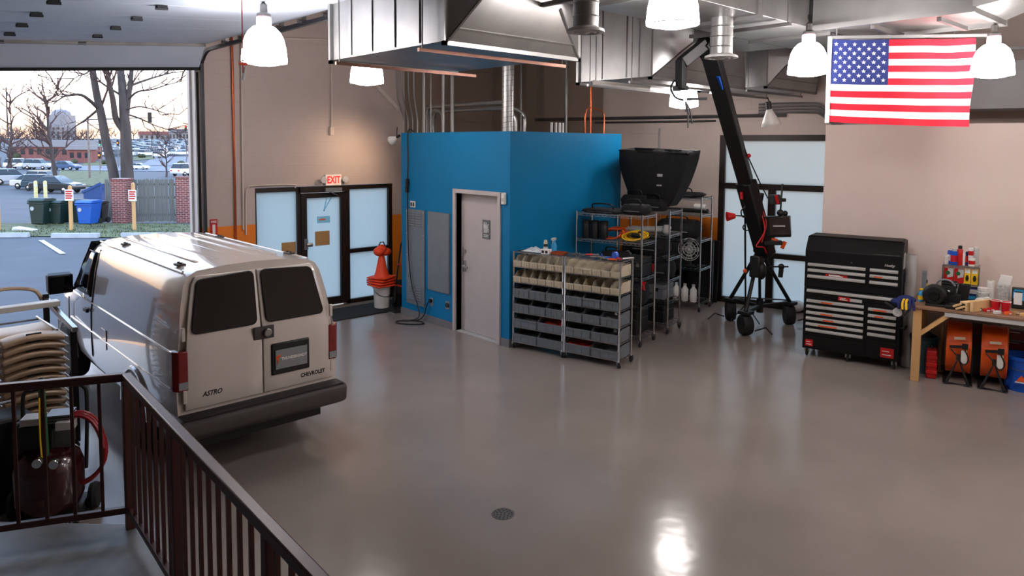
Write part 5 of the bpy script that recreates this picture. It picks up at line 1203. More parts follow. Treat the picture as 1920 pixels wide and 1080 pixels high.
tr2 = thing('tape_roll', 'white masking tape roll standing beside the red cups', 'tape', B0(OB, .71, .42, BZ), RB); MB().lathe([(.03, -.02), (.058, -.02), (.058, .02), (.03, .02), (.03, -.02)], (0, 0, .06), 20, 'y').build('reel', 'white', tr2); MB().lathe([(.025, -.021), (.031, -.021), (.031, .021), (.025, .021), (.025, -.021)], (0, 0, .06), 16, 'y').build('core', 'cardboard', tr2)
for i, (u, v) in enumerate(((1868, .26), (1887, .24))):
    p = B0(OB, bx(u, v), v, BZ); o = thing('paper_cup', ['left red drinking cup on the workbench', 'right red drinking cup on the workbench'][i], 'cup', p, RB, 'red cups')
    MB().lathe([(.034, 0), (.050, .115), (.053, .118), (.050, .122), (.046, .116), (.031, .006)], n=22).build('cup_wall', 'red_cup', o); MB().tube([(.051*math.cos(k/22*2*PI), .051*math.sin(k/22*2*PI), .119) for k in range(22)], .004, 5, True).build('rim', 'white', o)
cb2 = thing('wipes_box', 'clear dispenser box with white top on the workbench', 'dispenser', B0(OB, .80, .60, BZ), RB); MB().box(0, 0, 0, .13, .12, .25).build('box', 'odds_clear', cb2, bev=.008); MB().prism([(0, .25), (.13, .25), (.15, .35), (.03, .36)], .01, .11, 'y').build('white_top', 'white', cb2, bev=.004)
for i in range(2):
    bl_ = thing('spray_pack', ['black and blue bottle pack near the right edge', 'second blue bottle pack cut by the right edge'][i], 'bottle pack', B0(OB, .95+.14*i, .52, BZ), RB); MB().box(0, 0, 0, .13, .10, .24).build('pack', 'black', bl_, bev=.01); MB().box(.02, -.004, .05, .10, 0, .19).build('white_bottle_print', 'white', bl_); MB().box(.01, -.003, .12, .03, 0, .2).build('blue_print', 'cyan', bl_); MB().box(.10, -.003, .10, .125, 0, .2).build('blue_print', 'cyan', bl_); MB().box(.02, -.003, .205, .11, 0, .225).build('label_strip', 'cyan', bl_)
odd = [(.72, .14, 'red', 'small red screw box'), (.76, .22, 'red_cup', 'small crimson screw box'), (.64, .14, 'green', 'small green tape lump'), (.92, .10, 'orange', 'small orange chisel tray'), (.99, .16, 'cardboard', 'small brown parts heap'), (.82, .08, 'clear_bag', 'small clear plastic packet'), (1.06, .12, 'wood', 'small tan wooden offcut')]
for x, y, m_, lb in odd:
    o = thing('small_box', lb+' among the bench clutter', 'box', B0(OB, x, y, BZ), RB+R(x*60)); MB().prism([(-.035, 0), (.035, 0), (.030, .035), (-.032, .03)], -.025, .025, 'y').build('box', m_, o, bev=.004); MB().box(-.02, -.027, .008, .02, -.025, .022).build('print_line', 'white', o)
# under the bench
def drum_fan(label, u, v, rz):
    p = B0(OB, bx(u, v), v, 0); o = thing('drum_fan', label, 'drum fan', p, RB+R(rz), 'orange drum fans')
    zc, rr, hw = .38, .30, .125
    MB().shell([(rr-.02, -hw), (rr, -hw), (rr+.006, -hw+.01), (rr, -hw+.03), (rr, hw-.03), (rr+.006, hw-.01), (rr, hw), (rr-.02, hw)], (0, .33, zc), 36, 'x').build('drum', 'orange', o, solid=.006)
    for s in (-1, 1):
        b = MB()
        for k in range(1, 8): b.tube([(s*(hw+.004), .33+rr*k/7.3*math.cos(t/26*2*PI), zc+rr*k/7.3*math.sin(t/26*2*PI)) for t in range(26)], .005, 4, True)
        for k in range(12): a = k/12*2*PI; b.tube([(s*(hw+.004), .33, zc), (s*(hw+.004), .33+rr*math.cos(a), zc+rr*math.sin(a))], .005, 4)
        b.build('guard', 'black', o)
    for k in range(5): a = k*2*PI/5; MB().bar((0, .33+.05*math.cos(a), zc+.05*math.sin(a)), (.02, .33+.28*math.cos(a+.2), zc+.28*math.sin(a+.2)), .13, .006, (1, .3, 0)).build('blade', 'galv_dark', o)
    MB().cyl((-.10, .33, zc), (.10, .33, zc), .07, n=16).build('motor', 'black', o)
    for y in (-.03, .69):
        MB().tube([(-.11, y, .02), (0, y, zc-.06), (.11, y, .02)], .018, 8).build('stand_leg', 'black', o); MB().box(-.02, min(y, y+.06) if y < 0 else y-.06, zc-.08, .02, max(y, y+.06) if y < 0 else y, zc-.02).build('pivot_bracket', 'black', o)
    MB().tube([(-.13, -.03, .018), (-.13, .69, .018), (.13, .69, .018), (.13, -.03, .018)], .018, 8, True).build('stand_base', 'black', o)
    MB().bar((-.09, -.025, zc+.07), (.09, -.025, zc+.09), .03, .03).box(.03, -.045, zc+.06, .09, -.012, zc+.12).build('lift_handle', 'black', o)
    MB().tube(smooth([(.05, -.04, zc+.07), (.10, -.05, zc-.05), (.05, -.05, zc-.12), (-.02, -.05, zc-.02), (-.08, -.04, zc+.05)]), .008, 6).build('power_cord', 'black', o)
    MB().box(.025, -.018, zc-.11, .085, -.010, zc+.04).build('label_tag', 'paper', o); MB().bar((-.05, -.004, zc+.17), (.06, -.004, zc+.18), .004, .03).build('maker_mark', 'beige_plastic', o)
drum_fan('orange drum fan under the bench, nearer the timber leg', 1803, .14, 3); drum_fan('orange drum fan under the bench beside the blue bucket', 1871, .15, 1)
rc3 = thing('red_case', 'upright red tool case under the bench beside the green bin', 'case', B0(OB, .20, .22, 0), RB+R(6)); MB().box(-.055, 0, 0, .055, .34, .34).build('shell', 'red', rc3, bev=.015)
for k in range(3): MB().box(-.057, -.012, .06+.09*k, .057, .0, .10+.09*k).build('rib', 'red', rc3, bev=.004)
MB().tube([(0, .10, .34), (0, .10, .38), (0, .24, .38), (0, .24, .34)], .010, 6).build('handle', 'black', rc3)
gb = thing('green_tote', 'dark teal storage bin under the bench behind the timber leg', 'bin', B0(OB, .09, .50, 0), RB); mat('teal_dark', (26, 58, 64), .5, 0, .08)
MB().lathe([(.13, 0), (.15, .42), (.16, .43), (.16, .45), (.145, .45), (.12, .02)], n=24).build('body', 'teal_dark', gb); MB().ball((0, 0, .44), .13, 12, 6, (1, 1, .5)).build('black_liner', 'black_cloth', gb)
bb2 = thing('blue_bucket', 'large blue bucket under the bench at the right edge', 'bucket', B0(OB, 1.08, .42, 0), RB)
MB().lathe([(.155, 0), (.185, .36), (.20, .365), (.20, .40), (.18, .40), (.15, .02)], n=28).build('body', 'blue', bb2); MB().tube([(.195*math.cos(PI*k/10+PI), .195*math.sin(PI*k/10+PI)*.9, .35-.10*math.sin(PI*k/10)) for k in range(11)], .006, 5).build('bail_handle', 'steel', bb2)
MB().box(-.075, -.178, .09, .075, -.170, .21).build('print_panel', 'blue', bb2); MB().prism([(-.05, .13), (.05, .13), (.0, .20)], -.184, -.177, 'y').build('triangle_print', 'orange', bb2); MB().box(-.06, -.184, .112, .06, -.177, .124).build('white_print', 'white', bb2)
rdr = thing('red_drawer_chest', 'dark red drawer chest deep under the bench behind the fans', 'tool chest', B0(OB, .55, .74, .0), RB); mat('dark_red', (120, 26, 26), .4, 0, .1)
MB().box(0, 0, .0, .80, .14, .62).build('cabinet_body', 'mid_grey', rdr, bev=.005)
for k in range(2): d = MB().box(.02, -.012, .36+.13*k, .78, 0, .47+.13*k).build('drawer', 'dark_red', rdr, bev=.003); MB().box(.3, -.024, .45+.13*k, .5, -.012, .46+.13*k).build('handle', 'steel', d)
bag2 = thing('clear_bin', 'translucent plastic bin on the wall rail under the bench', 'bin', B0(OB, .56, .74, .625), RB); MB().box(0, 0, 0, .30, .12, .012).box(0, 0, 0, .30, .006, .14).box(0, .114, 0, .30, .12, .14).box(0, 0, 0, .006, .12, .14).box(.294, 0, 0, .30, .12, .14).build('tub', 'light_grey', bag2)
pk = thing('timber_offcut', 'brown timber plank leaning under the bench behind the brace', 'plank', B0(OB, .26, .62, 0), RB); MB().bar((0, 0, 0), (.02, .06, .84), .11, .03, (1, 0, 0)).build('plank', 'wood', pk); MB().box(-.05, -.02, .0, .05, .02, .01).build('end_grain', 'plywood', pk)

# floor drain
fd = pz(943, 964, 0); dr_ = thing('floor_drain', 'round perforated steel drain in the floor', 'drain', (fd.x, fd.y, 0))
MB().lathe([(.085, 0), (.085, .003), (.0, .003)], n=28).build('plate', 'galv_dark', dr_); b = MB()
for rr, n in ((.02, 4), (.045, 9), (.068, 14)):
    for k in range(n): a = k/n*2*PI; b.cyl((rr*math.cos(a), rr*math.sin(a), .003), (rr*math.cos(a), rr*math.sin(a), .0045), .006, n=6)
b.build('hole', 'black', dr_)
# ------------------------------------------------------------------ outside
mat('asphalt', (78, 82, 88), .85, 0, .14, .6, .05); mat('road', (120, 122, 128), .85, 0, .1, .4); mat('grass', (92, 96, 62), .9, 0, .5, 1.6, .6); mat('bark', (74, 66, 62), .9, 0, .3, 3, .8, stretch=(1, 1, .2)); mat('twig', (84, 64, 60), .9, 0, .2)
mat('fence_wood', (106, 106, 100), .85, 0, .25, 5, .2, stretch=(1, 1, .1)); mat('bin_green', (24, 46, 40), .5, 0, .08); mat('bin_blue', (22, 88, 176), .45, 0, .06); mat('bin_black', (26, 28, 32), .5, 0, .08); mat('dumpster_blue', (26, 66, 120), .5, .1, .12)
mat('line_paint', (214, 216, 220), .8, 0, .1, 6); mat('kerb', (176, 178, 180), .85, 0, .12, 3); mat('bollard', (214, 200, 140), .6, 0, .08); mat('brick_far', (132, 84, 78), .85, 0, .2, 2); mat('roof_far', (140, 138, 140), .8, 0, .08); mat('bush', (70, 74, 50), .9, 0, .4, 4, .6)
m = mat('brick', (128, 66, 60), .85, 0, .12, 4); t_, b_ = nodes(m); tx_ = [n for n in t_.nodes if n.type == 'TEX_COORD'][0]
sp2 = t_.nodes.new('ShaderNodeSeparateXYZ'); t_.links.new(tx_.outputs['Object'], sp2.inputs[0]); ad = t_.nodes.new('ShaderNodeMath'); t_.links.new(sp2.outputs['X'], ad.inputs[0]); t_.links.new(sp2.outputs['Y'], ad.inputs[1])
cm = t_.nodes.new('ShaderNodeCombineXYZ'); t_.links.new(ad.outputs[0], cm.inputs['X']); t_.links.new(sp2.outputs['Z'], cm.inputs['Y'])
bk2 = t_.nodes.new('ShaderNodeTexBrick'); bk2.inputs['Scale'].default_value = 1; bk2.inputs['Brick Width'].default_value = .22; bk2.inputs['Row Height'].default_value = .075; bk2.inputs['Mortar Size'].default_value = .008
bk2.inputs['Color1'].default_value = (*lin((134, 66, 62)), 1); bk2.inputs['Color2'].default_value = (*lin((108, 52, 52)), 1); bk2.inputs['Mortar'].default_value = (*lin((172, 158, 150)), 1)
t_.links.new(cm.outputs[0], bk2.inputs['Vector']); t_.links.new(bk2.outputs['Color'], b_.inputs['Base Color'])
FH = Vector((fw.x, fw.y, 0)).normalized(); RH = rt0
PROF = [(6, 0), (10, -.015), (28, -.43), (36, -.75), (62, -1.65), (85, -1.6), (115, -1.5), (150, -.9), (185, -.3), (260, 1.2), (340, 3.2), (430, 5.5)]
def gz(w_):
    for (a, za), (b, zb) in zip(PROF[:-1], PROF[1:]):
        if a <= w_ <= b: return za+(zb-za)*(w_-a)/(b-a)
    return PROF[-1][1] if w_ > 6 else 0.0
def G(u, w_):   # ground point at plan depth w_ below image column u
    r = ray(u, 300); k = w_/(r.x*FH.x+r.y*FH.y); p = CAM+r*k; p.z = gz(w_); return p
def gv(u, v):    # ground point seen at pixel
    r = ray(u, v); lo_ = 7.0; prev = None
    w_ = 7.0
    while w_ < 430:
        k = w_/(r.x*FH.x+r.y*FH.y); p = CAM+r*k
        if p.z <= gz(w_): return Vector((p.x, p.y, gz(w_)))
        w_ += .1
    return p
def SW_(s, w_, dz=0): p = FH*w_+RH*s; return (p.x, p.y, gz(w_)+dz)
b = MB(); ss = [-170, -110, -70, -45, -30, -20, -12, -6, -2, 0, 4]
def ok(p): return p[1] > 11.14
ws = [8.5, 9.2, 10, 12, 16, 20, 24, 28, 36, 44, 50, 62, 74, 85, 100, 115, 150, 185, 220, 260, 300, 340, 430]
def clipy(p):   # keep the ground outside the wall
    return (p[0], max(p[1], 11.15), p[2])
b.grid([[clipy(SW_(s, w_, -.01)) for s in [-420, -300, -220, -140, -100, -70, -48, -32, -22, -16, -11, -8, -6, -4, -2.5, -1, 1, 3, 6, 10, 20, 40]] for w_ in ws]); struct(b.build('ground_asphalt', 'asphalt'))
def patch(name, pix, m, dz, depth=False):
    P = [gv(u, v)+Vector((0, 0, dz)) for u, v in pix]; return P
def strip(name, w0, w1, s0_, s1_, m, dz, n=16, wob=0.0):
    rg2 = random.Random(name); rows = []
    for j in range(5):
        rows.append([SW_(s0_+(s1_-s0_)*i/n, w0+(w1-w0)*j/4+(wob*rg2.uniform(-1, 1) if j in (0, 4) else 0), dz) for i in range(n+1)])
    o = MB().grid(rows).build(name, m); o['kind'] = 'structure'; return o
wA = (lambda p: p.dot(FH))(gv(200, 420)); wB = (lambda p: p.dot(FH))(gv(200, 446))
strip('ground_grass', wB, wA, -26, 4, 'grass', .02, 24, .25)
def patch4(name, q, m, dz, nu=10, nv=5):
    rows = []
    for j in range(nv+1):
        t = j/nv; rows.append([])
        for i in range(nu+1):
            f = i/nu; u = (q[0][0]*(1-f)+q[1][0]*f)*(1-t)+(q[3][0]*(1-f)+q[2][0]*f)*t; v = (q[0][1]*(1-f)+q[1][1]*f)*(1-t)+(q[3][1]*(1-f)+q[2][1]*f)*t
            rows[-1].append(gv(u, v)+Vector((0, 0, dz)))
    o = MB().grid(rows).build(name, m); o['kind'] = 'structure'; return o
patch4('ground_grass_slope', [(105, 346), (212, 352), (212, 322), (112, 320)], 'grass', .05)
patch4('ground_road', [(100, 319.5), (365, 322), (365, 312), (150, 311)], 'road', .04); patch4('ground_grass_verge', [(150, 311), (215, 311), (215, 303), (160, 303)], 'grass', .04)
patch4('ground_drive', [(262, 311), (365, 311), (365, 294), (290, 294)], 'road', .04); patch4('ground_grass_island', [(250, 301), (290, 299), (290, 292), (250, 292)], 'grass', .06); patch4('ground_far_lane', [(140, 302), (180, 302), (186, 290), (168, 290)], 'road', .05)
# grass blades as tufts on the near strip
rg3 = random.Random(11); b = MB()
for k in range(2600):
    w_ = rg3.uniform(wB, wA); s = rg3.uniform(-18, -3); x, y, z = SW_(s, w_, .02); a = rg3.uniform(0, PI); h = rg3.uniform(.03, .10); c_, s_ = .02*math.cos(a), .02*math.sin(a)
    b.add([(x-c_, y-s_, z), (x+c_, y+s_, z), (x+rg3.uniform(-.04, .04), y+rg3.uniform(-.04, .04), z+h)], [(0, 1, 2)])
gt = b.build('grass_tufts', 'grass'); gt['kind'] = 'stuff'; tag(gt, 'short patchy grass on the strip beyond the parking bays', 'grass')
def fz(p): return math.atan2(RH.y, RH.x)
RZE = math.atan2(RH.y, RH.x)   # things outside facing us: local x to our right, y away
for i, (u0, u1, v) in enumerate(((-10, 54, 445), (98, 186, 446), (228, 330, 445))):
    p = gv(u0, v); q = gv(u1, v); L_ = (q-p).length
    o = thing('wheel_stop', ['left concrete wheel stop in the parking bays', 'middle concrete wheel stop in the parking bays', 'right concrete wheel stop behind the van roof'][i], 'wheel stop', p, math.atan2((q-p).y, (q-p).x))
    MB().prism([(-.1, 0), (.1, 0), (.07, .15), (-.07, .15)], 0, L_, 'x').build('block', 'kerb', o, bev=.01); MB().cyl((L_*.2, 0, .15), (L_*.2, 0, .155), .02, n=8).cyl((L_*.8, 0, .15), (L_*.8, 0, .155), .02, n=8).build('anchor_pin', 'galv_dark', o)
p, q = gv(77, 451), gv(118, 477); n_ = (q-p).cross(Vector((0, 0, 1))).normalized()*.07; up_ = Vector((0, 0, .012))
o = MB().add([p-n_+up_, p+n_+up_, q+n_+up_, q-n_+up_], [(0, 1, 2, 3)]).build('trim_parking_line', 'line_paint'); struct(o)
# sign posts
def post_sign(label, u, v, top, sign_v, w_px):
    p = gv(u, v); d = p.dot(FH); sc = d/F; o = thing('sign_post', label, 'sign', p, RZE)
    h = (v-top)*sc; MB().box(-.05, -.05, 0, .05, .05, h).build('post', 'wood', o, bev=.01)
    z0, z1 = (v-sign_v[1])*sc, (v-sign_v[0])*sc; W_ = w_px*sc/2; s = MB().box(-W_, -.075, z0, W_, -.055, z1).build('board', 'white', o, bev=.004)
    b = MB()
    for k in range(4): z = z1-(z1-z0)*(.16+.2*k); b.box(-W_*.8, -.079, z-.025, W_*(.8-.2*(k % 2)), -.074, z+.025)
    b.build('red_print', 'red', s); MB().ball((0, 0, h), .06, 8, 6).build('cap', 'wood', o)
post_sign('white parking sign with red print on a timber post between the bins', 134, 433, 350, (355, 376), 16)
post_sign('white parking sign with red print on a post before the fence', 252, 432, 345, (356, 377), 15)
post_sign('parking sign post half cut off at the left edge', -2, 432, 348, (355, 372), 12)
dbs = thing('white_debris', 'pale discarded board lying on the grass strip', 'debris', gv(47, 433), RZE+R(-8)); MB().prism([(-.42, 0), (.42, 0), (.42, .05), (-.35, .14)], -.15, .15, 'y').build('board', 'white_plastic', dbs, bev=.01); MB().bar((-.3, -.16, .06), (.3, -.16, .05), .02, .02).build('edge', 'light_grey', dbs)
# wheeled bins
def wheelie(label, u, v, wpx, hpx, m):
    p = gv(u, v); d = p.dot(FH); sc = d/F; W_, h = wpx*sc/2, hpx*sc; o = thing('wheeled_bin', label, 'bin', p, RZE+R(-6))
    MB().hexa([(-W_*.8, -W_*.85, .04), (W_*.8, -W_*.85, .04), (W_*.8, W_*.7, .04), (-W_*.8, W_*.7, .04), (-W_, -W_, h*.88), (W_, -W_, h*.88), (W_, W_, h*.88), (-W_, W_, h*.88)]).build('body', m, o, bev=.03)
    lid = MB(); lid.prism([(-W_*1.1, h*.88), (W_*1.1, h*.88), (W_*1.1, h*.96), (W_*.6, h), (-W_*.7, h), (-W_*1.12, h*.92)], -W_*1.06, W_*1.06, 'x'); lid.build('lid', m, o, bev=.02)
    MB().box(-W_*1.08, -W_*1.10, h*.80, W_*1.08, -W_*.98, h*.86).build('front_rim', m, o, bev=.01)
    for s in (-1, 1): MB().lathe([(0, -.03), (.11, -.03), (.12, 0), (.11, .03), (0, .03)], (s*W_*.85, W_*.8, .12), 16, 'x').build('wheel', 'rubber', o)
    MB().tube([(-W_*.7, W_*1.1, h*.86), (-W_*.7, W_*1.3, h*.9), (W_*.7, W_*1.3, h*.9), (W_*.7, W_*1.1, h*.86)], .02, 6).build('handle_bar', m, o)
    MB().cyl((-W_*.5, -W_*.97, h*.62), (-W_*.5, -W_*1.0, h*.62), .08, n=14).build('emblem', 'kerb', o)
wheelie('dark green wheeled bin, leftmost of the row by the grass', 80, 421, 31, 50, 'bin_green'); wheelie('dark green wheeled bin with pale lid front, second of the row', 111, 420, 31, 45, 'bin_green')
wheelie('dark green wheeled bin half hidden behind the sign post', 147, 419, 24, 46, 'bin_green'); wheelie('bright blue wheeled recycling bin beside the brick pillar', 168, 421, 31, 46, 'bin_blue'); wheelie('black wheeled bin squeezed behind the blue recycling bin', 190, 418, 20, 42, 'bin_black')
p = gv(174, 402); d = p.dot(FH); sc = d/F; o = thing('dumpster', 'blue steel dumpster behind the wheeled bins', 'dumpster', p, RZE); W_ = 34*sc
MB().prism([(-W_/2, 0), (W_/2, 0), (W_/2, 58*sc), (-W_/2, 40*sc)], 0, 1.5, 'y').build('container', 'dumpster_blue', o, bev=.03); MB().bar((-W_/2-.05, .0, 41*sc), (W_/2, .0, 58.5*sc), .12, .06, (0, 1, 0)).build('lid_edge', 'dumpster_blue', o)
# fence and brick pillars
def pillar(label, u0, u1, vb, vt):
    p = gv((u0+u1)/2, vb); d = p.dot(FH); sc = d/F; W_ = (u1-u0)*sc/2; o = thing('brick_pillar', label, 'pillar', p, RZE); h = (vb-vt)*sc
    MB().box(-W_, 0, 0, W_, W_*2, h).build('shaft', 'brick', o); MB().box(-W_-.03, -.03, h, W_+.03, W_*2+.03, h+.07).build('cap', 'brick', o, bev=.01); return p, d, sc
p1, d1_, sc1 = pillar('red brick pillar at the left of the timber fence', 210, 237, 419, 338); pillar('red brick pillar at the right end of the timber fence', 331, 358, 418, 334)
def fence(label, u0, u1, vb, vt, n):
    a, c = gv(u0, vb)+FH*.25, gv(u1, vb)+FH*.25; L_ = (c-a).length; sc = a.dot(FH)/F; h = (vb-vt)*sc; o = thing('timber_fence', label, 'fence', a, math.atan2((c-a).y, (c-a).x)); rg4 = random.Random(u0)
    pw_ = L_/n; me_ = MB().prism([(.006, 0), (pw_-.006, 0), (pw_-.006, h-.06), (pw_*.5, h), (.006, h-.06)], 0, .022, 'y').mesh('picket', 'fence_wood')
    for k in range(n):
        q = bpy.data.objects.new('picket', me_); COL.objects.link(q); q.parent = o; q.location = (k*pw_, rg4.uniform(-.008, .008), .03+rg4.uniform(-.02, .02)); q.rotation_euler = (0, rg4.uniform(-.012, .012), 0)
    for z in (.25, h*.55, h-.25): MB().box(0, .03, z, L_, .07, z+.09).build('rail', 'fence_wood', o)
fence('weathered grey timber fence between the brick pillars', 238, 331, 418, 337, 24); fence('short weathered fence left of the brick pillar', 192, 210, 416, 337, 5)
for i, u in enumerate((68, 86)):
    p = gv(u, 383); sc = p.dot(FH)/F; o = thing('bollard', ['left', 'right'][i]+' pale yellow bollard before the dark car', 'bollard', p); MB().lathe([(.10, 0), (.10, 42*sc), (.07, 44*sc), (0, 44.5*sc)], n=14).build('post', 'bollard', o); MB().lathe([(.104, 34*sc), (.104, 37*sc)], n=14).build('band', 'line_paint', o)
# cars
mat('car_glass', (34, 44, 52), .1, 0, .05); mat('car_light', (200, 40, 36), .3, 0, .05)
for nm_, c_ in (('white', (232, 234, 236)), ('silver', (176, 182, 188)), ('black', (26, 30, 34)), ('teal', (40, 66, 76)), ('blue', (58, 84, 122)), ('champagne', (212, 206, 190)), ('red', (150, 50, 52)), ('grey', (104, 110, 118))): mat('car_'+nm_, c_, .3, .2, .04, coat=.5)
def car_meshes(kind):
    if kind == 'suv': low = [(-2.3, .35), (2.3, .35), (2.32, .75), (2.2, .95), (1.2, 1.02), (-2.28, 1.05), (-2.34, .7)]; top = [(1.25, 1.0), (.55, 1.62), (-1.9, 1.66), (-2.22, 1.03)]
    else: low = [(-2.3, .32), (2.3, .32), (2.34, .62), (2.15, .80), (1.1, .92), (-1.6, .96), (-2.28, .90), (-2.34, .6)]; top = [(1.15, .90), (.30, 1.40), (-.95, 1.42), (-1.75, .94)]
    bd_ = MB().prism(low, -.88, .88, 'y'); rf = [(x*.97, z) for x, z in top]
    cab = MB(); n = len(top); vs = [(x, -.86 if z < 1.1 else -.66, z) for x, z in top]+[(x, .86 if z < 1.1 else .66, z) for x, z in top]
    cab.add(vs, [tuple(range(n-1, -1, -1)), tuple(range(n, 2*n))]+[(i, (i+1) % n, n+(i+1) % n, n+i) for i in range(n)])
    zr = max(z for _, z in top); roof = MB().hexa([(top[1][0]+.05, -.67, zr-.05), (top[1][0]+.05, .67, zr-.05), (top[2][0]-.05, .67, zr-.05), (top[2][0]-.05, -.67, zr-.05), (top[1][0]-.1, -.60, zr+.03), (top[1][0]-.1, .60, zr+.03), (top[2][0]+.1, .60, zr+.03), (top[2][0]+.1, -.60, zr+.03)])
    return bd_, cab, roof
CARP = {}
def car(label, p, yaw, kind='sedan', colr='white', sc=1.0, detail=True, group=None):
    key = (kind, colr, detail)
    if key in CARP: return dup(CARP[key], p, yaw, label, sc)
    o = thing('parked_car', label, 'car', p, yaw, group); o.scale = sc if isinstance(sc, tuple) else (sc,)*3; bd_, cab, roof = car_meshes(kind)
    bd_.build('body', 'car_'+colr, o, bev=.10 if detail else 0, seg=3); cab.build('windows', 'car_glass', o, bev=.05 if detail else 0); roof.build('roof', 'car_'+colr, o, bev=.04 if detail else 0)
    if detail:
        for x in (-1.4, 1.4):
            for s in (-1, 1): t = MB().lathe([(.12, -.10), (.30, -.10), (.33, -.05), (.33, .05), (.30, .10), (.12, .10)], (x, s*.80, .33), 20, 'y').build('tyre', 'rubber', o); MB().lathe([(0, -.115), (.12, -.11), (.19, -.09), (.19, .09), (.12, .11), (0, .115)], (x, s*.80, .33), 14, 'y').build('rim', 'chrome', t)
        for s in (-1, 1): MB().box(-2.36, s*.62-.16, .68, -2.24, s*.62+.16, .84).build('tail_light', 'car_light', o, bev=.02); MB().box(2.2, s*.62-.18, .62, 2.33, s*.62+.18, .74).build('headlight', 'chrome', o, bev=.02)
        zr = 1.6 if kind == 'suv' else 1.38
        for s in (-1, 1): MB().bar((-.35, s*.80, .98), (-.40, s*.67, zr), .08, .03).build('door_pillar', 'car_'+colr, o)
    CARP[key] = o; return o
yw = RZE
def carpx(label, u, v, hpx, kind, colr, yaw, group='cars in the near lot'):
    p = gv(u, v); h = (1.68 if kind == 'suv' else 1.44); sc = hpx*p.dot(FH)/F/h; return car(label, p, yaw, kind, colr, (sc*.84, sc, sc), True, group)
carpx('black sedan parked nearest, behind the yellow bollards', 108, 362, 32, 'sedan', 'black', yw+R(-4))
carpx('dark teal hatchback parked behind the black sedan', 84, 357, 30, 'suv', 'teal', yw+R(2)); carpx('champagne sedan parked left of the teal hatchback', 66, 354, 27, 'sedan', 'champagne', yw+R(6))
carpx('white sedan parked behind the champagne one', 84, 346, 26, 'suv', 'white', yw+R(4)); carpx('silver car parked at the left edge of the lot', 16, 346, 30, 'suv', 'silver', yw+R(60))
carpx('white van-like car in the back row of the near lot, left', 36, 317, 20, 'suv', 'white', yw+R(3)); carpx('white estate car in the back row of the near lot, middle', 72, 318, 20, 'suv', 'silver', yw+R(2)); carpx('blue car at the right end of the back row', 125, 319, 17, 'sedan', 'blue', yw-R(3))
carpx('white car driving on the lane right of the big tree', 262, 318, 12, 'sedan', 'white', yw); carpx('white car cut off beside the door jamb', 350, 330, 24, 'suv', 'white', yw+R(70)); carpx('white car seen from behind on the far drive', 299, 296, 13, 'suv', 'white', yw+R(90))
rg5 = random.Random(5); LB = 'tiny parked car in the crowded lot far beyond the big tree'; nfar = 0
w_ = 178.0; row = 0
while w_ < 345:
    u = 180+rg5.uniform(0, 8)
    while u < 357:
        p = G(u, w_); sc = rg5.uniform(.95, 1.1)
        if not (228 < u < 250) and not (row == 0 and 285 < u < 360): kd, cl_ = rg5.choice(['suv', 'sedan']), rg5.choice(['white', 'white', 'silver', 'grey', 'white', 'white', 'red', 'silver']); car('tiny %s %s in the crowded lot far beyond the big tree' % (cl_, 'estate car' if kd == 'suv' else 'saloon car'), p, yw+R(90)+R(rg5.uniform(-10, 10)), kd, cl_, sc, False, 'far lot cars'); nfar += 1
        u += F*2.3/w_*rg5.uniform(.9, 1.15)
    w_ *= 1.045; row += 1
# trees
def branch_tube(b, pts, r0, r1, n=7):
    P = smooth(pts, 4); N = len(P); b.tube(P, [r0+(r1-r0)*i/(N-1) for i in range(N)], n)
def twigs(b, p, d, L_, r, depth, rg, n=5):
    if depth == 0 or r < .004: return
    q = p+d*L_; mid = p.lerp(q, .5)+Vector((rg.uniform(-1, 1), rg.uniform(-1, 1), rg.uniform(-1, 1)))*L_*.10
    b.tube([p, mid, q], [r, r*.8, r*.6], n)
    for k in range(2 if depth > 1 else 3):
        nd = (d+Vector((rg.uniform(-1, 1), rg.uniform(-1, 1), rg.uniform(-.35, .9)))*.62).normalized(); twigs(b, mid.lerp(q, rg.uniform(.3, 1)), nd, L_*rg.uniform(.55, .8), r*.6, depth-1, rg, 4)
bt0 = gv(232, 345); tw0 = 36.0; rgT = random.Random(21)
bigt = thing('bare_tree', 'large bare twin-trunked tree behind the timber fence', 'tree', G(232, tw0)); bo = bigt.location.copy()
def T(u, v, dw=0.0): return pd(u, v, (tw0+dw)/1.0)-bo
scT = tw0/F
def limb(name, pix, r0, r1, dws=None, tw=3):
    n = len(pix); P = [T(u, v, (dws[i] if dws else 0)) for i, (u, v) in enumerate(pix)]; b = MB(); branch_tube(b, P, r0*scT*.62, r1*scT*.62, 9); o = b.build(name, 'bark', bigt, ang=60); b = MB()
    for k in range(tw*2):
        i = rgT.randint(max(1, n//2), n-1); p = P[i-1].lerp(P[i], rgT.random()); d = (P[i]-P[i-1]).normalized(); d = (d+Vector((rgT.uniform(-1, 1), rgT.uniform(-1, 1), rgT.uniform(-.2, .8)))*.8).normalized(); twigs(b, p, d, rgT.uniform(.8, 1.8), max(.026, r1*scT*.45), 4, rgT)
    if tw: b.build('twigs', 'twig', o)
limb('trunk', [(216, 352), (212, 320), (200, 270), (190, 215), (182, 180), (175, 140), (170, 100), (164, 40), (158, -40)], 15, 6, None, 4)
limb('trunk', [(240, 352), (238, 310), (236, 250), (233, 215), (230, 170), (226, 130), (224, 80), (220, 10), (216, -60)], 19, 5, [0, 0, 0, 0, .3, .8, 1.2, 1.6, 2], 4)
limb('limb', [(236, 250), (218, 225), (212, 190), (206, 160), (199, 120), (194, 60), (188, -20)], 10, 4, [0, -.2, -.6, -1, -1.4, -2, -2.5], 4)
limb('limb', [(236, 225), (240, 190), (244, 160), (248, 120), (254, 60), (262, -20)], 9, 4, [0, .2, .4, .8, 1.2, 1.8], 4)
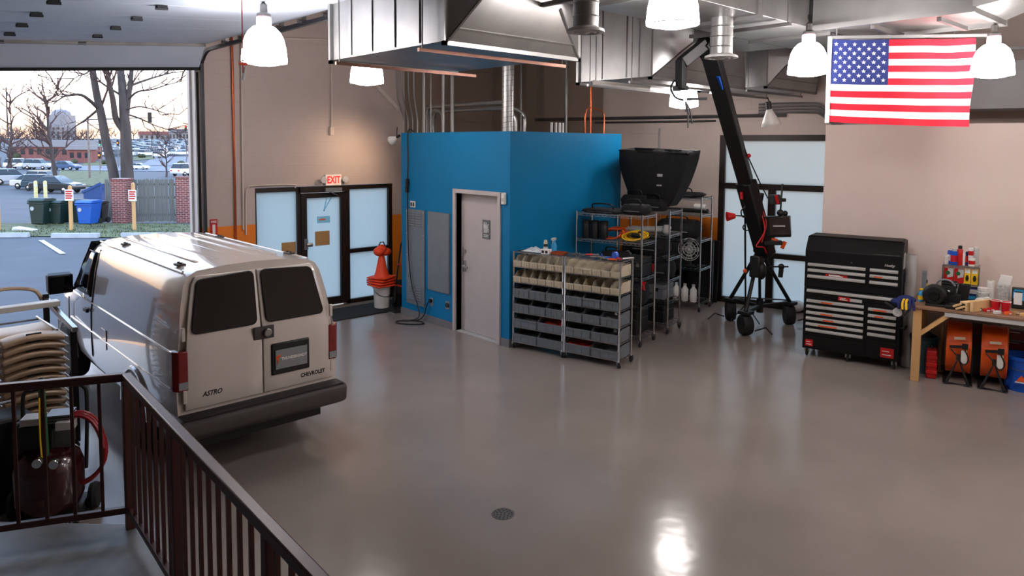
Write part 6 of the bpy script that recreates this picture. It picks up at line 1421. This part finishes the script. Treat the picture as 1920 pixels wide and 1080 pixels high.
limb('limb', [(186, 205), (170, 190), (152, 178), (130, 179), (118, 182), (100, 195)], 6, 1.2, [0, -.6, -1.2, -1.8, -2.3, -3], 4); limb('limb', [(125, 179), (112, 172), (98, 160)], 2, .7, [-2, -2.4, -3], 2)
limb('limb', [(246, 160), (268, 152), (300, 142), (325, 136), (350, 134)], 4, 1, [.4, 1, 1.8, 2.6, 3.2], 4); limb('limb', [(242, 185), (258, 172), (285, 168), (310, 160), (350, 150)], 3.4, .8, [.2, -.6, -1.2, -2, -3], 4)
limb('limb', [(226, 178), (205, 165), (190, 155), (180, 142)], 3.6, 1.4, [.2, 0, -.3, -.5], 2); limb('limb', [(184, 205), (160, 225), (140, 238), (120, 255)], 4, 1, [0, .8, 1.6, 2.4], 3); limb('limb', [(172, 130), (160, 138), (148, 142), (135, 150)], 2.4, .8, [0, -.5, -1, -1.4], 3)
limb('limb', [(240, 215), (262, 222), (290, 235), (320, 245), (345, 258)], 3, .6, [0, .8, 1.6, 2.4, 3], 4); limb('limb', [(238, 205), (262, 200), (290, 206), (312, 214), (345, 232)], 2.6, .6, [0, -.8, -1.6, -2.4, -3], 4)
def small_tree(label, u, v, top, seed, lean=0.0, m='twig', rpx=3.0):
    p = gv(u, v); d = p.dot(FH); sc = d/F; o = thing('young_tree', label, 'tree', p); h = (v-top)*sc; rg = random.Random(seed); b = MB(); n = 8
    P = [Vector((rg.uniform(-.08, .08)+lean*sc*i/n, rg.uniform(-.08, .08), h*i/n)) for i in range(n+1)]; b.tube(P, [max(.008, rpx*sc*(1-i/(n+.5))) for i in range(n+1)], 7); b.build('trunk', 'bark', o, ang=60); b = MB()
    for k in range(20):
        i = rg.randint(2, n-1); a = rg.uniform(0, 2*PI); twigs(b, P[i], Vector((math.cos(a), math.sin(a), rg.uniform(.5, 1.2))).normalized(), h*.15*rg.uniform(.6, 1.2), rpx*sc*.5, 4, rg)
    b.build('twigs', m, o)
small_tree('slim bare young tree in front of the parked cars', 107, 352, 140, 31, -18, rpx=4.5); small_tree('thin bare sapling at the left edge of the lot', 20, 330, 175, 32, 5); small_tree('thin bare sapling before the fence pillar at right', 312, 332, 262, 33, 0, rpx=2); small_tree('leaning bare shrub stems at the far left', 4, 345, 250, 34, 25, rpx=2)
# far tree line: individual bare crowns
protoT = None; rg6 = random.Random(44)
for k in range(36):
    u = -20+k*11+rg6.uniform(-5, 5); w_ = rg6.uniform(190, 250) if u < 190 else rg6.uniform(345, 400); p = G(u, w_); hgt = rg6.uniform(.7, 1.0) if u < 190 else rg6.uniform(.7, 1.0)
    lb = 'bare brown tree in the far tree line behind the brick building' if u < 190 else 'bare brown tree in the far tree line beyond the crowded lot'
    if protoT is None:
        protoT = thing('far_tree', lb, 'tree', p, 0, 'far tree line'); b = MB(); b.tube([(0, 0, 0), (.05, 0, 2), (0, .05, 4)], [.22, .18, .12], 6); b.build('trunk', 'bark', protoT); b = MB()
        for q in range(16): a = q/16*2*PI; twigs(b, Vector((0, 0, 2.0+q*.12)), Vector((math.cos(a)*.8, math.sin(a)*.8, 1)).normalized(), 2.4, .09, 5, rg6, 4)
        b.build('crown', 'twig', protoT)
    else: dup(protoT, p, rg6.uniform(0, 6), lb, hgt)
    protoT['label'] = 'bare brown tree in the far tree line behind the brick building'
# low building and tower
def bld(label, u0, u1, w_, vt, m, roofm, band, win):
    p = G((u0+u1)/2, w_); sc = w_/F; W_ = (u1-u0)*sc/2; vb = 268-(p.z-H)/sc; h = (vb-vt)*sc; o = thing('building', label, 'building', p, RZE); MB().box(-W_, 0, -.5, W_, W_*.8, h).build('wall', m, o); MB().box(-W_-.3, -.4, h-band, W_+.3, W_*.8+.3, h+.2).build('roof_band', roofm, o, bev=.05)
    n = win; 
    for k in range(n): x = -W_+2*W_*(k+.5)/n; MB().box(x-W_/n*.5, -.06, h*.30, x+W_/n*.5, 0, h*.62).build('window', 'car_glass', o)
    return o
bld('low brick building with pale roof band behind the near lot', 20, 160, 150, 264, 'brick_far', 'roof_far', 1.3, 9); bld('small dark brick annex right of the low building', 128, 170, 140, 274, 'brick_far', 'roof_far', .7, 3)
for i, (u0, u1, w_, vt) in enumerate(((262, 330, 360, 246), (318, 362, 350, 241))): bld(['long pale store front beyond the crowded lot', 'white store with dark front at the far right of the lot'][i], u0, u1, w_, vt, 'roof_far', 'brick_far' if i == 0 else 'roof_far', 1.5, 7)
tw = thing('far_tower', 'pale grey tower block rising over the bare trees', 'building', G(107, 400), RZE); z_ = 400/F
hT = (259-213)*z_+2; WT = 17*z_
MB().box(-WT, 0, -4, WT, WT*2, hT-2).build('wall', 'roof_far', tw); MB().lathe([(WT*1.0, 0), (WT*.9, 2.0), (WT*.5, 3.2), (0, 3.6)], (0, WT, hT-2.2), 16).build('roof', 'roof_far', tw)
me_ = MB().box(-.6, -.1, 0, .6, 0, 1.2).mesh('window', 'car_glass')
for i in range(4):
    for j in range(3): q = bpy.data.objects.new('window', me_); COL.objects.link(q); q.parent = tw; q.location = (-WT+WT*2*(i+.5)/4, 0, 1.0+j*2.2)
# poles and signals
up_ = thing('utility_pole', 'tall timber utility pole at the far left', 'utility pole', G(17, 150)); hp2 = (300-165)*150/F
MB().tube([(0, 0, 0), (0, 0, hp2)], [.18, .12], 8).build('pole', 'bark', up_); a = RH*.9; MB().bar(Vector((0, 0, hp2-.4))-a, Vector((0, 0, hp2-.4))+a, .1, .12).build('crossarm', 'bark', up_); MB().cyl((.2, 0, hp2-1.8), (.2, 0, hp2-.9), .16, n=10).build('transformer', 'mid_grey', up_)
sgp = G(167, 88); sg2 = thing('signal_mast', 'dark traffic signal mast with long arm behind the big tree', 'traffic signal', sgp); s66 = 88/F
vb = 268-(sgp.z-H)/s66; ht_ = (vb-218)*s66; MB().tube([(0, 0, 0), (0, 0, ht_)], [.14, .10], 10).build('mast', 'galv_dark', sg2); e1 = RH*((292-167)*s66); MB().tube([Vector((0, 0, ht_-.4)), e1+Vector((0, 0, ht_-.1))], [.09, .05], 8).tube([Vector((0, 0, ht_-1.1)), e1*.9+Vector((0, 0, ht_-.5))], [.05, .03], 6).build('arm', 'galv_dark', sg2)
def head(par, off, nm='signal_head', lit=None, sz=1.0):
    M3 = Matrix.Rotation(RZE, 3, 'Z'); b = MB().box(-.2*sz, -.15, -.6*sz, .2*sz, .1, .6*sz); b.v = [tuple(M3 @ Vector(v)+Vector(off)) for v in b.v]; h = b.build(nm, 'black', par, bev=.02)
    for k, m_ in enumerate(('signal_red', 'odds_dark', 'odds_dark') if lit == 'r' else ('odds_dark', 'signal_amber', 'odds_dark') if lit == 'a' else ('odds_dark', 'odds_dark', 'signal_green') if lit == 'g' else ('odds_dark',)*3):
        b = MB().cyl((0, -.15, (.38-.38*k)*sz), (0, -.19, (.38-.38*k)*sz), .14*sz, n=12); b.v = [tuple(M3 @ Vector(v)+Vector(off)) for v in b.v]; b.build('lens', m_, h)
mat('signal_red', (255, 50, 30), .4, 0, 0, emit=4); mat('signal_amber', (255, 130, 30), .4, 0, 0, emit=4); mat('signal_green', (60, 235, 130), .4, 0, 0, emit=3)
head(sg2, e1*.93+Vector((0, 0, ht_-.1)), sz=1.05)
for lb, u, w_, v, lit in (('small traffic signal showing green left of the big tree', 189, 120, 268, 'g'), ('small amber traffic signal between the tree trunks', 222, 120, 268, 'a'), ('low traffic signal showing amber near the grass slope', 187, 100, 291, 'a'), ('traffic signal showing red beside the door jamb', 350, 120, 241, 'r')):
    p = G(u, w_); o = thing('traffic_signal', lb, 'traffic signal', p); zz = zat(p, v, u)-p.z; MB().tube([(0, 0, 0), (0, 0, zz)], .06, 8).build('pole', 'galv_dark', o); head(o, Vector((0, 0, zz)), lit=lit, sz=.8)
for i, (u, v, hp3) in enumerate(((117, 300, 110), (68, 300, 55))):
    p = gv(u, v); sc = p.dot(FH)/F; o = thing('lamp_post', ['slim lamp post rising beside the young tree', 'curved dark lamp post before the brick building'][i], 'lamp post', p); h = hp3*sc; MB().tube([(0, 0, 0), (0, 0, h)], [.09, .06], 8).build('pole', 'galv_dark', o); b = MB().tube(smooth([Vector((0, 0, h)), RH*.4+Vector((0, 0, h+.35)), RH*1.1+Vector((0, 0, h+.4))]), .05, 6); b.build('arm', 'galv_dark', o); MB().ball(tuple(RH*1.2+Vector((0, 0, h+.36))), .2, 10, 6, (1.4, 1.4, .5)).build('lamp_head', 'mid_grey', o)
for i, (u, v, wp, hp4) in enumerate(((195, 308, 14, 8), (268, 296, 20, 8), (340, 310, 12, 9), (140, 306, 12, 8), (40, 300, 60, 14))):
    p = gv(u, v); sc = p.dot(FH)/F; rg7 = random.Random(i); b = MB()
    for k in range(9): b.ball((RH.x*rg7.uniform(-.4, .4)*wp*sc, RH.y*rg7.uniform(-.4, .4)*wp*sc, hp4*sc*rg7.uniform(.25, .6)), hp4*sc*rg7.uniform(.35, .5), 8, 6)
    single(b, 'shrub', 'bush', ['round shrub on the verge left of the big tree', 'low hedge shrub before the crowded lot', 'rounded shrub beside the door jamb', 'small shrub beside the brick annex', 'long dark hedge before the low brick building'][i], 'shrub', p, ang=180)
